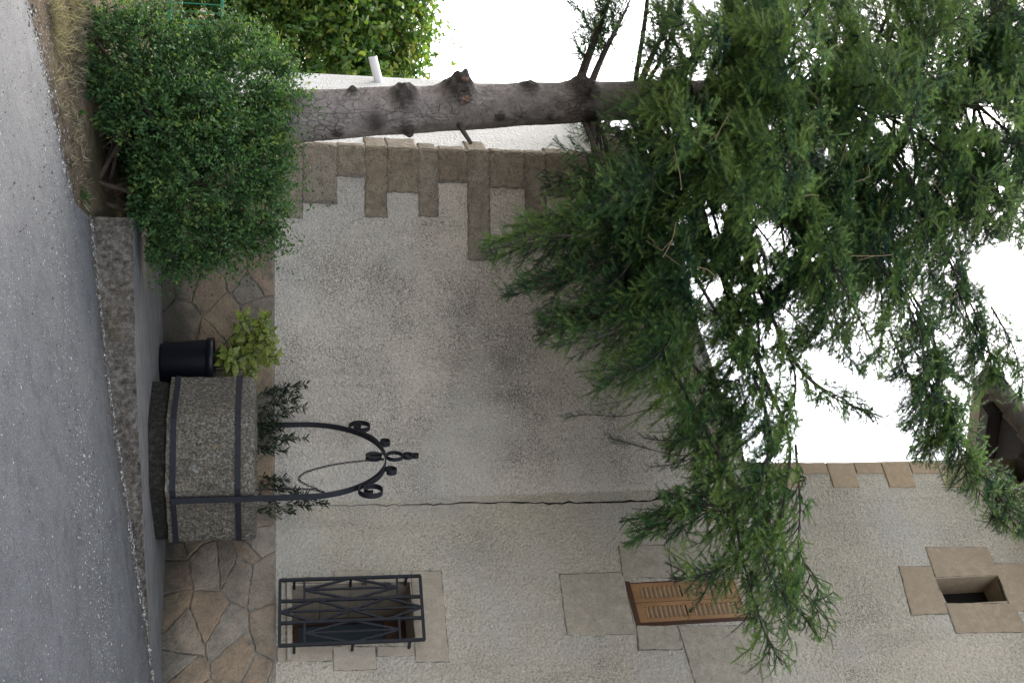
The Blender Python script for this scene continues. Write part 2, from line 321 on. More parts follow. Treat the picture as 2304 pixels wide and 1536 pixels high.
k = NT('shaded_dirty_joint'); k.col(k.ramp(k.noise(30, 5, .7), [(.35, (.07, .062, .053)), (.6, (.22, .195, .16))])); M['joint'] = k.set(1, .05)  # dark rim round the blocks: painted joint shadow over dirty mortar
k = NT('crack_dark'); k.col((.02, .018, .017)); M['crack'] = k.set(1, .02)

# ------------------------------------------------------------------ ground, road, pavement
def sheet(name, xs, ys, fn, mat, lift=0):
    V = np.array([(x, y, fn(x, y)+lift) for y in ys for x in xs]); nx = len(xs)
    F = np.array([(j*nx+i, j*nx+i+1, (j+1)*nx+i+1, (j+1)*nx+i) for j in range(len(ys)-1) for i in range(nx-1)])
    return npmesh(name, V, F, mat, None, None, True)
xs = sorted(set([-400, -150, -60, -30, -18, -12]+[round(-9+i*.25, 3) for i in range(53)]+[6, 9, 14, 30, 100, 400]))
ys = sorted(set([-200, -60, -20, -8, -3, 0, 3, 5, 6]+[round(6.5+i*.12, 3) for i in range(75)]+[16, 18, 21, 26, 35, 60, 150, 400]))
tag(sheet('ground', xs, ys, ground_z, M['earth'], -.012), kind='structure')
xs = [-60, -30, -16, -9, -7, -5]+[round(-4+i*.04, 3) for i in range(80)]+[round(-.8+i*.3, 3) for i in range(33)]+[14, 30, 60]
V = []; nx = len(xs); fr = [0, .2, .5, .7, .8, .86, .9, .94, .97, 1]
for f in fr:
    for x in xs:
        e = (edge_y(x) if x < -1.02 else 8.9)+.03*math.sin(x*5)+.02*math.sin(x*13)+random.uniform(-.03, .03); y = -30+(e+30)*(f if f < 1 else 1); V.append((x, y, road_z(x, y)+.004))
F = np.array([(j*nx+i, j*nx+i+1, (j+1)*nx+i+1, (j+1)*nx+i) for j in range(len(fr)-1) for i in range(nx-1)])
tag(npmesh('road', np.array(V), F, M['asphalt'], None, None, True), kind='structure')
# pavement block with a rough kerb face
kp = [(300, 490), (302, 560), (304, 650), (306, 760), (309, 870), (313, 960), (319, 1060), (324, 1180), (330, 1300), (338, 1420), (346, 1536)]
kpts = []
for x, y in kp: 
    q = ghit(x, y, lambda X, Y: pave_z(X)); kpts.append((q.x, q.y))
kpts.append((4.5, kpts[-1][1]-.05)); kpts.append((9, kpts[-1][1]-.3))
KX = [q[0] for q in kpts]; KY = [q[1] for q in kpts]
def kerb_y(X): return float(np.interp(X, KX, KY))
mb = MB(); X0 = KX[0]; cols = [X0+(9-X0)*(i/110)**1.3 for i in range(111)]
rows = [0, .02, .25, .5, 1]
def back_y(X): return min(12.2, 13.5-X) if X > 0 else 12.2
tv = []
for x in cols:
    for r_ in rows:
        y = kerb_y(x)+(back_y(x)-kerb_y(x))*r_; tv.append((x, y, pave_z(x)-(.012 if r_ == 0 else 0)+random.uniform(-.002, .002)))
nr = len(rows); mb.add(tv, [(i*nr+j, (i+1)*nr+j, (i+1)*nr+j+1, i*nr+j+1) for i in range(len(cols)-1) for j in range(nr-1)])
tag(mb.build('pavement', M['pavement'], None, True), kind='structure')
mb = MB(); lv = [0, .06, .2, .4, .6, .8, 1.0]; kv = []; kc = [X0+(9-X0)*(i/260)**1.3 for i in range(261)]
for x in kc:
    top = pave_z(x)-.006; bot = road_z(x, kerb_y(x))-.06; Hh = max(.05, top-bot)
    for f in lv:
        bulge = 0 if f == 0 else (.012*f+.05*max(0, f-.72)*(1 if x < 2.2 else .3)+.016*math.sin(x*9+f*6)*f+random.uniform(-.010, .010))
        kv.append((x, kerb_y(x)-bulge, top-Hh*f+random.uniform(-.006, .006)*(f > 0)))
nl = len(lv); mb.add(kv, [(i*nl+j, i*nl+j+1, (i+1)*nl+j+1, (i+1)*nl+j) for i in range(len(kc)-1) for j in range(nl-1)])
zt = pave_z(X0)-.006; zb = road_z(X0, 8)-.2
mb.add([(X0, kerb_y(X0), zt), (X0, 12, zt), (X0, 12, zb), (X0, kerb_y(X0), zb)], [(0, 1, 2, 3)])
tag(mb.build('kerb', M['kerb']), kind='structure')
# worn gutter strip beside the kerb
mb = MB(); gv = []; gt = []; gc = [-.9+i*.04 for i in range(165)]; gf = (0, .12, .3, .5, .75, 1)
for x in gc:
    wd = .26+.16*max(0, min(1, (x+.2)/2.4))
    for f in gf:
        y = kerb_y(x)-.006-wd*f; gv.append((x, y, road_z(x, y)+.0055+random.uniform(-.0005, .006)*(1-f)))
    gt.append(0)
for i in range(len(gc)-1):
    for j in range(5): mb.add([gv[i*6+j], gv[(i+1)*6+j], gv[(i+1)*6+j+1], gv[i*6+j+1]], [(0, 1, 2, 3)], 1.05-.95*((gf[j]+gf[j+1])/2)**.5+.10*(gc[i] < 1.2))
tag(mb.build('gutter', M['gutter']), kind='structure')

# ------------------------------------------------------------------ main house
cA = WA.px(1900, 1040)[0]                                   # left corner of the facade, behind the annex
SR = 7.0; ZB = pave_z(1.5)-.5
zr0 = WA.px(2240, 1040)[1]; ZTOP = zr0+2.6
house = thing('stone_house', 'tall cream rendered house with barred window, wooden shutters and small attic opening', 'house', WA.p(1.5, EYE-.95))
def px_rect(W, xb, xt, yl, yr, ym=None):                     # rectangle on a wall: bottom/top read at column ym, sides at mid height
    ym = ym or (yl+yr)/2; xm = (xb+xt)/2
    return (W.px(xm, yl)[0], W.px(xm, yr)[0], W.px(xb, ym)[1], W.px(xt, ym)[1])
O1 = px_rect(WA, 655, 929, 1309, 1453)
O2 = px_rect(WA, 1418, 1690, 1301, 1403)
O3 = px_rect(WA, 2114, 2263, 1296, 1357)
def wall_with_holes(mb, W, a0, a1, z0, z1, holes, depth, top=None):
    A = sorted(set([a0, a1]+[h[0] for h in holes]+[h[1] for h in holes])); Z = sorted(set([z0, z1]+[h[2] for h in holes]+[h[3] for h in holes]))
    for i in range(len(A)-1):
        for j in range(len(Z)-1):
            am, zm = (A[i]+A[i+1])/2, (Z[j]+Z[j+1])/2
            if any(h[0] < am < h[1] and h[2] < zm < h[3] for h in holes): continue
            mb.quad(W.p(A[i], Z[j]), W.p(A[i+1], Z[j]), W.p(A[i+1], Z[j+1]), W.p(A[i], Z[j+1]))
    for h in holes:
        q = [(h[0], h[2]), (h[1], h[2]), (h[1], h[3]), (h[0], h[3])]
        for i in range(4):
            a, b = q[i], q[(i+1) % 4]; mb.quad(W.p(*b), W.p(*a), W.p(a[0], a[1], -depth), W.p(b[0], b[1], -depth))
mb = MB(); wall_with_holes(mb, WA, cA, SR, ZB, ZTOP, [O1, O2, O3], .72)
mb.quad(WA.p(cA, ZB, -6), WA.p(cA, ZB, 0), WA.p(cA, ZTOP, 0), WA.p(cA, ZTOP, -6)); mb.quad(WA.p(SR, ZB, 0), WA.p(SR, ZB, -6), WA.p(SR, ZTOP, -6), WA.p(SR, ZTOP, 0))
mb.quad(WA.p(SR, ZB, -6), WA.p(cA, ZB, -6), WA.p(cA, ZTOP, -6), WA.p(SR, ZTOP, -6))
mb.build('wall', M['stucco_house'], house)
def dressed(name, lst, mat, parent, d1=.007, bev=.004, amp=.005):
    mb = MB(); jm = MB()
    for i, q in enumerate(lst):
        wblock(mb, WA, q, -.05, d1, None, bev, amp, .05)
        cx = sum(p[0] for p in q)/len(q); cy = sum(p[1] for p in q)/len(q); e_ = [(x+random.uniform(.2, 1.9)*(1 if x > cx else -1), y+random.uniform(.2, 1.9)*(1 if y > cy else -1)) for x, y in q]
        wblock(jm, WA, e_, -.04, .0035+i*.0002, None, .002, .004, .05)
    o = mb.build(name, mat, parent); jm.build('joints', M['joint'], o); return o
def rect_pts(x0, x1, y0, y1, sl): return [(x0, y0), (x0+sl*(y1-y0), y1), (x1+sl*(y1-y0), y1), (x1, y0)]
# corner stones of the facade
mb = MB(); xx = 1610; wide = True
while xx < 2260:
    yr = 1096 if wide else 1065; sl = .12+.00022*(xx-1300); s2 = .12+.00022*(xx+62-1300)
    wblock(mb, WA, [(xx, 1041), (xx+sl*(yr-1041)*1.3, yr), (xx+59+s2*(yr-1041)*1.3, yr), (xx+59, 1041)], -.3, .012, None, .005, .003)
    xx += 62; wide = not wide
mb.build('corner_stones', M['corner'], house)
# barred window ----------------------------------------------------
win = MB(); a0, a1, z0, z1 = O1
sur = [[(925, 1284), (936, 1488), (1011, 1488), (992, 1285)], [(624, 1454), (624, 1487), (748, 1486), (748, 1454)], [(750, 1454), (750, 1508), (846, 1505), (845, 1454)], [(848, 1454), (848, 1476), (934, 1474), (932, 1454)],
       [(752, 1284), (752, 1310), (834, 1309), (835, 1283)], [(636, 1299), (636, 1310), (750, 1310), (750, 1298)], [(838, 1296), (838, 1309), (925, 1309), (924, 1295)]]
bw = dressed('window_surround', sur, M['dressed'], house); bw.name = 'window_surround'
mb = MB()
for i in range(4): 
    za = z0+(z1-z0)*i/4; mb.wbox(WA, a0-.001, a0+.012, za+.004, za+(z1-z0)/4-.002, -.62, .004, random.random())
mb.build('reveal', M['dressed'], bw); mb = MB()
for i in range(4): za = z0+(z1-z0)*i/4; mb.wbox(WA, a1-.012, a1+.001, za+.004, za+(z1-z0)/4-.002, -.62, .004, random.random())
mb.build('reveal', M['dressed'], bw)
mb = MB(); mb.wbox(WA, a0-.08, a1+.10, z0-.035, z0+.008, -.62, .035); mb.build('sill', M['sillstone'], bw)
fw = MB(); D = -.57
fw.wbox(WA, a0+.012, a0+.07, z0, z1, D-.05, D); fw.wbox(WA, a1-.07, a1-.012, z0, z1, D-.05, D); fw.wbox(WA, a0+.07, a1-.07, z0, z0+.07, D-.05, D); fw.wbox(WA, a0+.07, a1-.07, z1-.20, z1, D-.05, D+.02)
wf = fw.build('window_frame', M['darkwood'], bw)
mb = MB(); mb.wbox(WA, a0+.07, a1-.07, z0+.07, z1-.20, D-.045, D-.03); mb.build('pane', M['glass'], bw)
GD = .13
g = [WA.px(630, 1305, GD), WA.px(628.8, 1452, GD), WA.px(954.6, 1438, GD), WA.px(945, 1295, GD)]
def gp(u, v):                            # u across 0..1, v up 0..1
    a = [g[0][i]+(g[1][i]-g[0][i])*u for i in (0, 1)]; b = [g[3][i]+(g[2][i]-g[3][i])*u for i in (0, 1)]
    return WA.p(a[0]+(b[0]-a[0])*v, a[1]+(b[1]-a[1])*v, GD)
mb = MB(); nA = WA.n
def bar(p, q, w=.020, th=.020, off=0): mb.band([gp(*p)+nA*off, gp(*q)+nA*off], nA, th, w)
for u in (0, 1/3, 2/3, 1): bar((u, -.005), (u, 1.005), .026, .022, .001)
for v in (0, 1): bar((0, v), (1, v), .026, .0205)
for u0 in (0, 2/3):
    um = u0+1/6; u1 = u0+1/3
    for v in (.17, .83): bar((u0, v), (u1, v), .019, .018)
    for p, q in (((um, .17), (u0, .5)), ((u0, .5), (um, .83)), ((um, .83), (u1, .5)), ((u1, .5), (um, .17))): bar(p, q, .019, .015, -.001)
    bar((um, .17), (um, .83), .017, .014, .002)
for p, q in (((.5, 0), (1/3, .25)), ((1/3, .25), (2/3, .75)), ((2/3, .75), (.5, 1)), ((.5, 0), (2/3, .25)), ((2/3, .25), (1/3, .75)), ((1/3, .75), (.5, 1))): bar(p, q, .020, .016, -.001)
bar((.5, 0), (.5, 1), .017, .014, .002)
for v in (.10, .5, .9):
    for u in (-.0, 1.0):
        p = gp(u, v); mb.band([p, p-nA*(GD+.01)], (0, 0, 1), .022, .022); 
grille = mb.build('window_grille', M['iron'], bw)
# shuttered window ---------------------------------------------------
s2_ = [[(1259, 1292), (1276, 1427), (1427, 1426), (1426, 1408), (1403, 1300), (1393, 1287)], [(1392, 1228), (1402, 1299), (1512, 1299), (1494, 1226)], [(1496, 1196), (1514, 1299), (1660, 1299), (1640, 1196)],
       [(1432, 1407), (1437, 1461), (1534, 1460), (1523, 1407)], [(1525, 1407), (1566, 1545), (1742, 1545), (1702, 1407)], [(1662, 1230), (1716, 1415), (1756, 1412), (1700, 1230)]]
sw = dressed('shutter_surround', s2_, M['sillstone'], house)
a0, a1, z0, z1 = O2
mb = MB(); mb.wbox(WA, a0-.003, a1+.003, z0-.004, z0+.040, -.12, .006); mb.wbox(WA, a1-.05, a1, z0+.045, z1, -.12, -.02); mb.wbox(WA, a0, a0+.012, z0+.045, z1, -.12, -.02); mb.build('shutter_frame', M['darkwood'], sw)
za, zb_ = z0+.05, z1-.10; am = (a0+.012+a1-.05)/2
mb = MB(); mb.wbox(WA, a0+.012, a1-.05, zb_+.012, z1, -.10, -.018); mb.build('head_board', M['board'], sw)
for (l, r_) in ((a0+.014, am-.003), (am+.003, a1-.052)):
    fr_ = MB(); W_ = r_-l; st = .19*W_; zm = (za+zb_)/2
    fr_.wbox(WA, l, l+st, za, zb_, -.06, -.015); fr_.wbox(WA, r_-st, r_, za, zb_, -.06, -.015)
    for (p, q) in ((za, za+.075), (zm-.03, zm+.03), (zb_-.05, zb_)): fr_.wbox(WA, l+st, r_-st, p, q, -.06, -.016)
    sh = fr_.build('shutter', M['shutter'], sw)
    for (p, q) in ((za+.075, zm-.03), (zm+.03, zb_-.05)):
        n_ = 9; hh = (q-p)/n_; sl_ = MB()
        for i in range(n_):
            c0 = p+hh*i+.002
            for (za_, zb2_, da_, db_) in ((0, .34, -.052, -.030), (.34, .64, -.030, -.020)):
                sl_.box8([WA.p(l+st-.004, c0+hh*za_, da_), WA.p(r_-st+.004, c0+hh*za_, da_), WA.p(r_-st+.004, c0+hh*zb2_, db_), WA.p(l+st-.004, c0+hh*zb2_, db_),
                          WA.p(l+st-.004, c0+hh*za_, da_-.012), WA.p(r_-st+.004, c0+hh*za_, da_-.012), WA.p(r_-st+.004, c0+hh*zb2_, db_-.012), WA.p(l+st-.004, c0+hh*zb2_, db_-.012)])
        sl_.build('slats', M['slat'], sw)
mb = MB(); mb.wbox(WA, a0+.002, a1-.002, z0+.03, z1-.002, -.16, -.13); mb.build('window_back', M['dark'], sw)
# attic opening ------------------------------------------------------
s3_ = [[(2023, 1274), (2050, 1382), (2133, 1380), (2103, 1297), (2094, 1274)], [(2081, 1231), (2106, 1298), (2249, 1293), (2220, 1230)], [(2126, 1357), (2152, 1424), (2313, 1421), (2277, 1357)], [(2236, 1268), (2276, 1374), (2370, 1372), (2325, 1268)]]
aw = dressed('attic_surround', s3_, M['attic'], house)
a0, a1, z0, z1 = O3
mb = MB(); mb.wbox(WA, a0-.004, a0+.006, z0, z1, -.30, .003); mb.wbox(WA, a1-.006, a1+.004, z0, z1, -.30, .003); mb.wbox(WA, a0, a1, z1-.006, z1+.004, -.30, .003); mb.wbox(WA, a0, a1, z0-.004, z0+.006, -.30, .003); mb.build('reveal', M['attic'], aw)
mb = MB(); mb.wbox(WA, a0-.05, a1+.05, z0-.05, z1+.05, -.36, -.31); mb.build('opening_back', M['dark'], aw)  # dark panel put in for the unlit attic behind
# rubble cladding at the foot -----------------------------------------
def voronoi_cells(a0, a1, z0, z1, step_a, step_z):
    pts = []; nz = max(2, round((z1-z0)/step_z)); na = round((a1-a0)/step_a)
    for j in range(nz):
        for i in range(na): pts.append((a0+(i+.5+random.uniform(-.62, .62)+(j % 2)*.4)*(a1-a0)/na, z0+(j+.5+random.uniform(-.55, .55))*(z1-z0)/nz))
    ca, sa = 1/step_a, 1/step_z; out = []
    for i, p in enumerate(pts):
        poly = [(a0, z0), (a1, z0), (a1, z1), (a0, z1)]
        for j, q in enumerate(pts):
            if i == j or abs(p[0]-q[0]) > 4*step_a: continue
            nx_, nz_ = (q[0]-p[0])*ca*ca, (q[1]-p[1])*sa*sa; mx, mz = (p[0]+q[0])/2, (p[1]+q[1])/2; new = []
            for k_ in range(len(poly)):
                A, B = poly[k_], poly[(k_+1) % len(poly)]; da = (A[0]-mx)*nx_+(A[1]-mz)*nz_; db = (B[0]-mx)*nx_+(B[1]-mz)*nz_
                if da <= 0: new.append(A)
                if da*db < 0: f = da/(da-db); new.append((A[0]+(B[0]-A[0])*f, A[1]+(B[1]-A[1])*f))
            poly = new
            if len(poly) < 3: break
        if len(poly) >= 3: out.append(poly)
    return out
def cladding(W, a0, a1, zfoot, ztop, parent, sa, sz):
    bk = MB(); bk.wbox(W, a0, a1, zfoot-.3, ztop, -.02, .016); root = bk.build('base_cladding', M['mortar'], parent); mb = MB()
    for poly in voronoi_cells(a0, a1, zfoot-.05, ztop-.01, sa, sz):
        cx = sum(q[0] for q in poly)/len(poly); cz = sum(q[1] for q in poly)/len(poly)
        pl = []
        for a, z in poly:
            l = math.hypot(a-cx, z-cz); k_ = max(.4, 1-random.choice((.004, .006, .010))/l); pl.append((cx+(a-cx)*k_, cz+(z-cz)*k_))
        mb.stone(W, rough(pl, .04, .009), .0, .030+random.uniform(-.008, .010), .008, random.random(), .003)
    mb.build('cladding_stones', M['rubble'], root); return root
zbase = EYE+.003
cladding(WA, .04, SR, pave_z(1.8), zbase, house, .34, .23)
# roof: verge tiles, soffit boards, timbers
OV = .62
e0 = Vector(WA.p(*WA.px(2212, 852, OV), OV)); e1 = Vector(WA.p(*WA.px(2318, 992, OV), OV)); dv = (e1-e0).normalized()
sl_dir = dv; far = e0+sl_dir*9
back = -WA.n
lf = hit(2192, 1010, WA.o-WA.n*1.2, WA.n)
ld = (lf-e0).normalized()                                   # left eave runs back from the front corner
b0 = e0+ld*7; b1 = far+ld*7
roof = MB(); up = Vector((0, 0, 1))
for off in (0.0,):
    roof.box8([e0, far, b1, b0, e0+up*.10, far+up*.10, b1+up*.10, b0+up*.10])
rf = roof.build('roof', M['timber'], house)
mb = MB(); nrm = dv.cross(ld).normalized(); nrm = nrm if nrm.z > 0 else -nrm
for i in range(30):                                          # overlapping round tiles along the verge
    p = e0+dv*(.27*i-.05)+nrm*.04+WA.n*.02; q = p+dv*.33; ra, rb = .120, .084; V = []; n_ = 12; pr = WA.n
    for (c_, r_) in ((p, ra), (q, rb)):
        for k_ in range(n_):
            a = 2*math.pi*k_/n_; V.append(c_+nrm*r_*.85*math.sin(a)+pr*r_*math.cos(a))
    for (c_, r_) in ((p, ra-.018), (q, rb-.018)):
        for k_ in range(n_):
            a = 2*math.pi*k_/n_; V.append(c_+nrm*r_*.85*math.sin(a)+pr*r_*math.cos(a))
    F = [(k_, (k_+1) % n_, n_+(k_+1) % n_, n_+k_) for k_ in range(n_)]+[(k_, 2*n_+k_, 2*n_+(k_+1) % n_, (k_+1) % n_) for k_ in range(n_)]+[(2*n_+k_, 3*n_+k_, 3*n_+(k_+1) % n_, 2*n_+(k_+1) % n_) for k_ in range(n_)]
    mb.add(V, F)
mb.build('verge_tiles', M['tile'], rf, True)
mb = MB(); mb.band([e0-up*.035+WA.n*.01, b0-up*.035], up, .17, .03); mb.build('fascia', M['fascia'], rf)
mb = MB()
for i, s_ in enumerate((.35, 1.05, 1.75, 2.45, 3.15, 3.9)):   # projecting timbers under the verge
    p = e0+dv*s_-nrm*.09-WA.n*.03; mb.band([p, p+ld*2.2], nrm, .16, .13)
mb.build('rafters', M['timber'], rf)
mb = MB()
for j in range(14):                                          # rows of tiles on the slope
    for i in range(9):
        p = e0+ld*(.25+.5*j)+dv*(i*.98)+nrm*.16; mb.tube([p, p+dv*1.0], [.11, .10], 8)
mb.build('roof_tiles', M['tile'], rf, True)

# ------------------------------------------------------------------ annex
annex = thing('house_annex', 'low annex with rough stained grey render and brown corner stones behind the well', 'building', WB.p(-1.5, EYE-1.05))
zl = WB.px(1395, 340)[1]; zr_ = WB.px(1640, 1060)[1]; s_r = WB.px(1640, 1060)[0]
def annex_top(s): return zl+(zr_-zl)*(s-SBL)/(s_r-SBL)
ZT0 = annex_top(0)
cfar = hit(1100, 186, WC.o, WC.n); SC = (cfar-WC.o).dot(WC.t)
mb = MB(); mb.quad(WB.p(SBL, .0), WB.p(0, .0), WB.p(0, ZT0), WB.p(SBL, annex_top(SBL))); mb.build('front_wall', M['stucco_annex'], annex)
zc_far = WC.px(1330, 186)[1]; zc = min(zl-.02, zc_far)
mb = MB(); mb.add([WC.p(SC, 0), WC.p(0, 0), WC.p(0, zl-.01), WC.p(SC, zc)], [(0, 1, 2, 3)])
bk = WC.p(SC, 0); rb_ = WB.p(.6, 0, -5)
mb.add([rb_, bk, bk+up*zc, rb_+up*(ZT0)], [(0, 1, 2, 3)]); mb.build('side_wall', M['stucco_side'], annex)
qs = [(570, 681, 487), (681, 757, 456), (757, 820, 396), (820, 870, 487), (870, 941, 431), (941, 984, 485), (984, 1048, 409), (1050, 1099, 583), (1099, 1179, 421), (1179, 1226, 513), (1226, 1282, 440), (1282, 1358, 388), (1358, 1420, 470)]
mb = MB(); jm = MB()
for i, (v0, v1, u1) in enumerate(qs):
    yc = 349-(v0-600)*.018
    t_ = random.random(); zz0 = WB.px(v0+1.5, yc)[1]; zz1 = WB.px(v1-1.5, yc)[1]; ar = WB.px((v0+v1)/2, u1)[0]
    poly = [(SBL-.002, zz0), (ar, zz0+random.uniform(-.01, .01)), (ar+random.uniform(-.02, .02), zz1+random.uniform(-.01, .01)), (SBL-.002, zz1)]
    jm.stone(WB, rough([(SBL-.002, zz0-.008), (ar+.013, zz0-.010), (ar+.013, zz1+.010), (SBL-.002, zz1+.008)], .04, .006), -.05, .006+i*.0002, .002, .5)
    mb.stone(WB, rough(poly, .03, .013), -.05, .016+random.uniform(-.005, .006), .009, t_, .003)
    wd = random.choice((.10, .14, .2, .34, .12))
    mb.stone(WC, rough([(-wd, zz0), (-.004, zz0), (-.004, zz1), (-wd, zz1)], .06, .007), -.05, .018, .012, .9, .003)
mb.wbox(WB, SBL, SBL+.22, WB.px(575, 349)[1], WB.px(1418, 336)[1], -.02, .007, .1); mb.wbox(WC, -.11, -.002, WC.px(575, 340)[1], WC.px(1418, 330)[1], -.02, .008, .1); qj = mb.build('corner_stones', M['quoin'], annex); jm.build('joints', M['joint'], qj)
cladding(WB, SBL, -.02, pave_z(-1), zbase-.01, annex, .40, .26)
mb = MB(); pts = []                                          # the long crack at the junction with the house
for i in range(60):
    f = i/59; x = 640+f*900; y = 1137-8*f-.03*max(0, x-1250)+random.uniform(-2.5, 2.5)+1.5*math.sin(f*9)
    s_, z_ = WA.px(x, y); pts.append((s_, z_, .002+.010*min(1, f*1.3)**1.4*random.uniform(.3, 1.3)))
V = []
for s_, z_, h in pts: V += [WA.p(s_-h, z_, .003), WA.p(s_+h, z_, .003)]
mb.add(V, [(2*i, 2*i+1, 2*i+3, 2*i+2) for i in range(59)]); mb.build('crack', M['crack'], annex)
mb = MB(); pts = [(820-i*4.2+random.uniform(-3, 3), 487+i*2.6*(1+.3*math.sin(i))) for i in range(16)]; V = []
for x, y in pts:
    s_, z_ = WB.px(x, y); V += [WB.p(s_-.0015, z_, .002), WB.p(s_+.0015, z_, .002)]
mb.add(V, [(2*i, 2*i+1, 2*i+3, 2*i+2) for i in range(15)]); mb.build('crack', M['crack'], annex)
ra = MB(); oh = .12
P0 = WB.p(SBL-.18, annex_top(SBL-.18), oh); P1 = WB.p(.3, annex_top(.3), oh); bkd = Vector((-.28, 1, .0)).normalized()*4.6
ra.box8([P0, P1, P1+bkd*.9, P0+bkd, P0+up*.09, P1+up*.09, P1+bkd*.9+up*.09, P0+bkd+up*.09]); ar_ = ra.build('roof', M['fascia'], annex)
mb = MB(); d_ = (P1-P0).normalized()
for j in range(13):
    b_ = P0+bkd*(j/12.5+.02)+up*.10-d_*.06; mb.tube([b_, b_+d_*1.9, b_+d_*3.9], [.085, .085, .085], 10)
mb.build('roof_tiles', M['tile'], ar_, True)
pp = hit(852, 186, WC.o, WC.n)
mb = MB(); q0 = at(853, 190, pp.y+.05); q1 = at(838, 128, pp.y-.05); mb.tube([q0+(q0-q1)*.4, q0, q1], .052, 14, .5, False); mb.tube([q1, q0], .044, 14, .5, False)
mb.build('drain_pipe', M['pvc'], annex, True)

# ------------------------------------------------------------------ well
wc = Vector((1.02, 9.62, 0)); wr = .735; zp = pave_z(1.0); zw0 = EYE-.83; zw1 = EYE-.165
well = thing('stone_well', 'weathered octagonal stone well with iron bands and scrolled iron arch', 'well', (wc.x, wc.y, zp))
A0 = R(-90+12)
def oct_ring(mb, prof, n=8, sub=1, jit=0):
    V = []; N = n*sub
    for r_, z in prof:
        for k_ in range(N):
            a = A0+2*math.pi*(k_//sub)/n; b = a+2*math.pi/n; f = (k_ % sub)/sub
            p = Vector((math.cos(a), math.sin(a), 0))*(1-f)+Vector((math.cos(b), math.sin(b), 0))*f
            V.append(wc+p*(r_+random.uniform(-jit, jit))+Vector((0, 0, z+random.uniform(-jit, jit))))
    mb.add(V, [(i*N+k_, i*N+(k_+1) % N, (i+1)*N+(k_+1) % N, (i+1)*N+k_) for i in range(len(prof)-1) for k_ in range(N)])
mb = MB(); oct_ring(mb, [(wr, zw0-.02)]+[(wr*(1-.0*i), zw0+(zw1-zw0-.04)*i/9) for i in range(1, 10)]+[(wr-.012, zw1-.012), (wr-.04, zw1), (wr-.20, zw1+.005), (wr-.235, zw1-.02), (wr-.235, zw0)], 8, 10, .004); mb.build('well_curb', M['well'], well, True)
mb = MB(); oct_ring(mb, [(wr-.035, zp-.05), (wr-.035, zp+.06), (wr-.04, zw0-.03), (wr-.045, zw0-.012), (wr-.1, zw0-.008)], 8, 10, .010); mb.build('plinth', M['plinth'], well, True)
mb = MB(); mb.lathe(wc, [(.0, zw0+.3), (wr-.2, zw0+.3)], 16); mb.build('well_filling', M['soil'], well)
for zc_ in (zw0+.035, zw1-.13):
    mb = MB(); oct_ring(mb, [(wr-.01, zc_-.022), (wr+.012, zc_-.022), (wr+.012, zc_+.022), (wr-.01, zc_+.022)], 8, 1)
    for a in (R(-128), R(-68)):
        p = wc+Vector((math.cos(a), math.sin(a), 0))*(wr*.955+.014); mb.lathe((p.x, p.y), [(.0, zc_-.02), (.017, zc_-.018), (.017, zc_+.018), (0, zc_+.02)], 8)
    mb.build('iron_band', M['iron'], well)
nb = Vector((1110-768, 2430, 0)); near = Vector((1.262, 8.93, 0)); adir = (near-wc); adir.z = 0; ah = adir.length; adir.normalize(); aside = Vector((-adir.y, adir.x, 0))
zs = EYE+.24; zt_ = EYE+.955
def arch_pt(th): return wc+adir*(ah*math.cos(th))+Vector((0, 0, zs+(zt_-zs)*math.sin(th)))
pts = [near+Vector((0, 0, zw0+.02)), near+Vector((0, 0, EYE-.2)), near+Vector((0, 0, zs-.1))]+[arch_pt(math.pi*i/40) for i in range(41)]
fl = wc-adir*ah; pts += [fl+Vector((0, 0, zs-.1)), fl+Vector((0, 0, EYE-.2)), fl+Vector((0, 0, zw0+.02))]
mb = MB(); mb.band(pts, aside, .05, .011); arch = mb.build('arch', M['iron'], well)
def inplane(u, z): return wc+adir*u+Vector((0, 0, z))
def ring(mb, u, z, r_, w_=.035, th=.008): mb.band([inplane(u+r_*math.cos(2*math.pi*i/20), z+r_*math.sin(2*math.pi*i/20)) for i in range(20)], aside, w_, th, .5, True)
mb = MB(); zf = zt_+.006
for r_ in (.074, .044, .026): ring(mb, 0, zf+r_, r_); zf += 2*r_
mb.build('finial', M['iron'], arch)
def arch_at(u): 
    h = math.sqrt(max(0, 1-(u/ah)**2)); n_ = Vector((u/ah**2, h*(zt_-zs)/(zt_-zs)**2)).normalized(); return Vector((u, zs+(zt_-zs)*h)), n_
for sg in (1, -1):
    mb = MB(); path = []; R0 = .104; p0, n0 = arch_at(.56); c0 = p0+n0*(R0+.012); th0 = math.atan2(-n0.y, -n0.x)
    for i in range(44):
        f = i/43; a = th0+R(520)*(1-f); r_ = .034+(R0-.034)*min(1, f*1.5); path.append(tuple(c0+Vector((math.cos(a), math.sin(a)))*r_))
    for i in range(1, 8):
        p_, n_ = arch_at(.56-.037*i); path.append(tuple(p_+n_*(.013+.012*math.sin(math.pi*i/8))))
    p1, n1 = arch_at(.27); c1 = p1+n1*.074; th1 = math.atan2(-n1.y, -n1.x)
    for i in range(22):
        f = i/21; a = th1-R(400)*f; r_ = .060-.030*f; path.append(tuple(c1+Vector((math.cos(a), math.sin(a)))*r_))
    mb.band([inplane(sg*u_, z_) for u_, z_ in path], aside, .045, .008); mb.build('scroll', M['iron'], arch)
mb = MB(); zpul = zt_-.105
for sd2 in (-.028, .028):
    mb.band([inplane(0, zt_-.01)+aside*sd2, inplane(0, zpul-.03)+aside*sd2], adir, .03, .006)
V = []; n_ = 24
for off, r_ in ((-.016, .0), (-.016, .075), (-.006, .062), (.006, .062), (.016, .075), (.016, 0)):
    for k_ in range(n_): V.append(inplane(r_*math.cos(2*math.pi*k_/n_), zpul+r_*math.sin(2*math.pi*k_/n_))+aside*off)
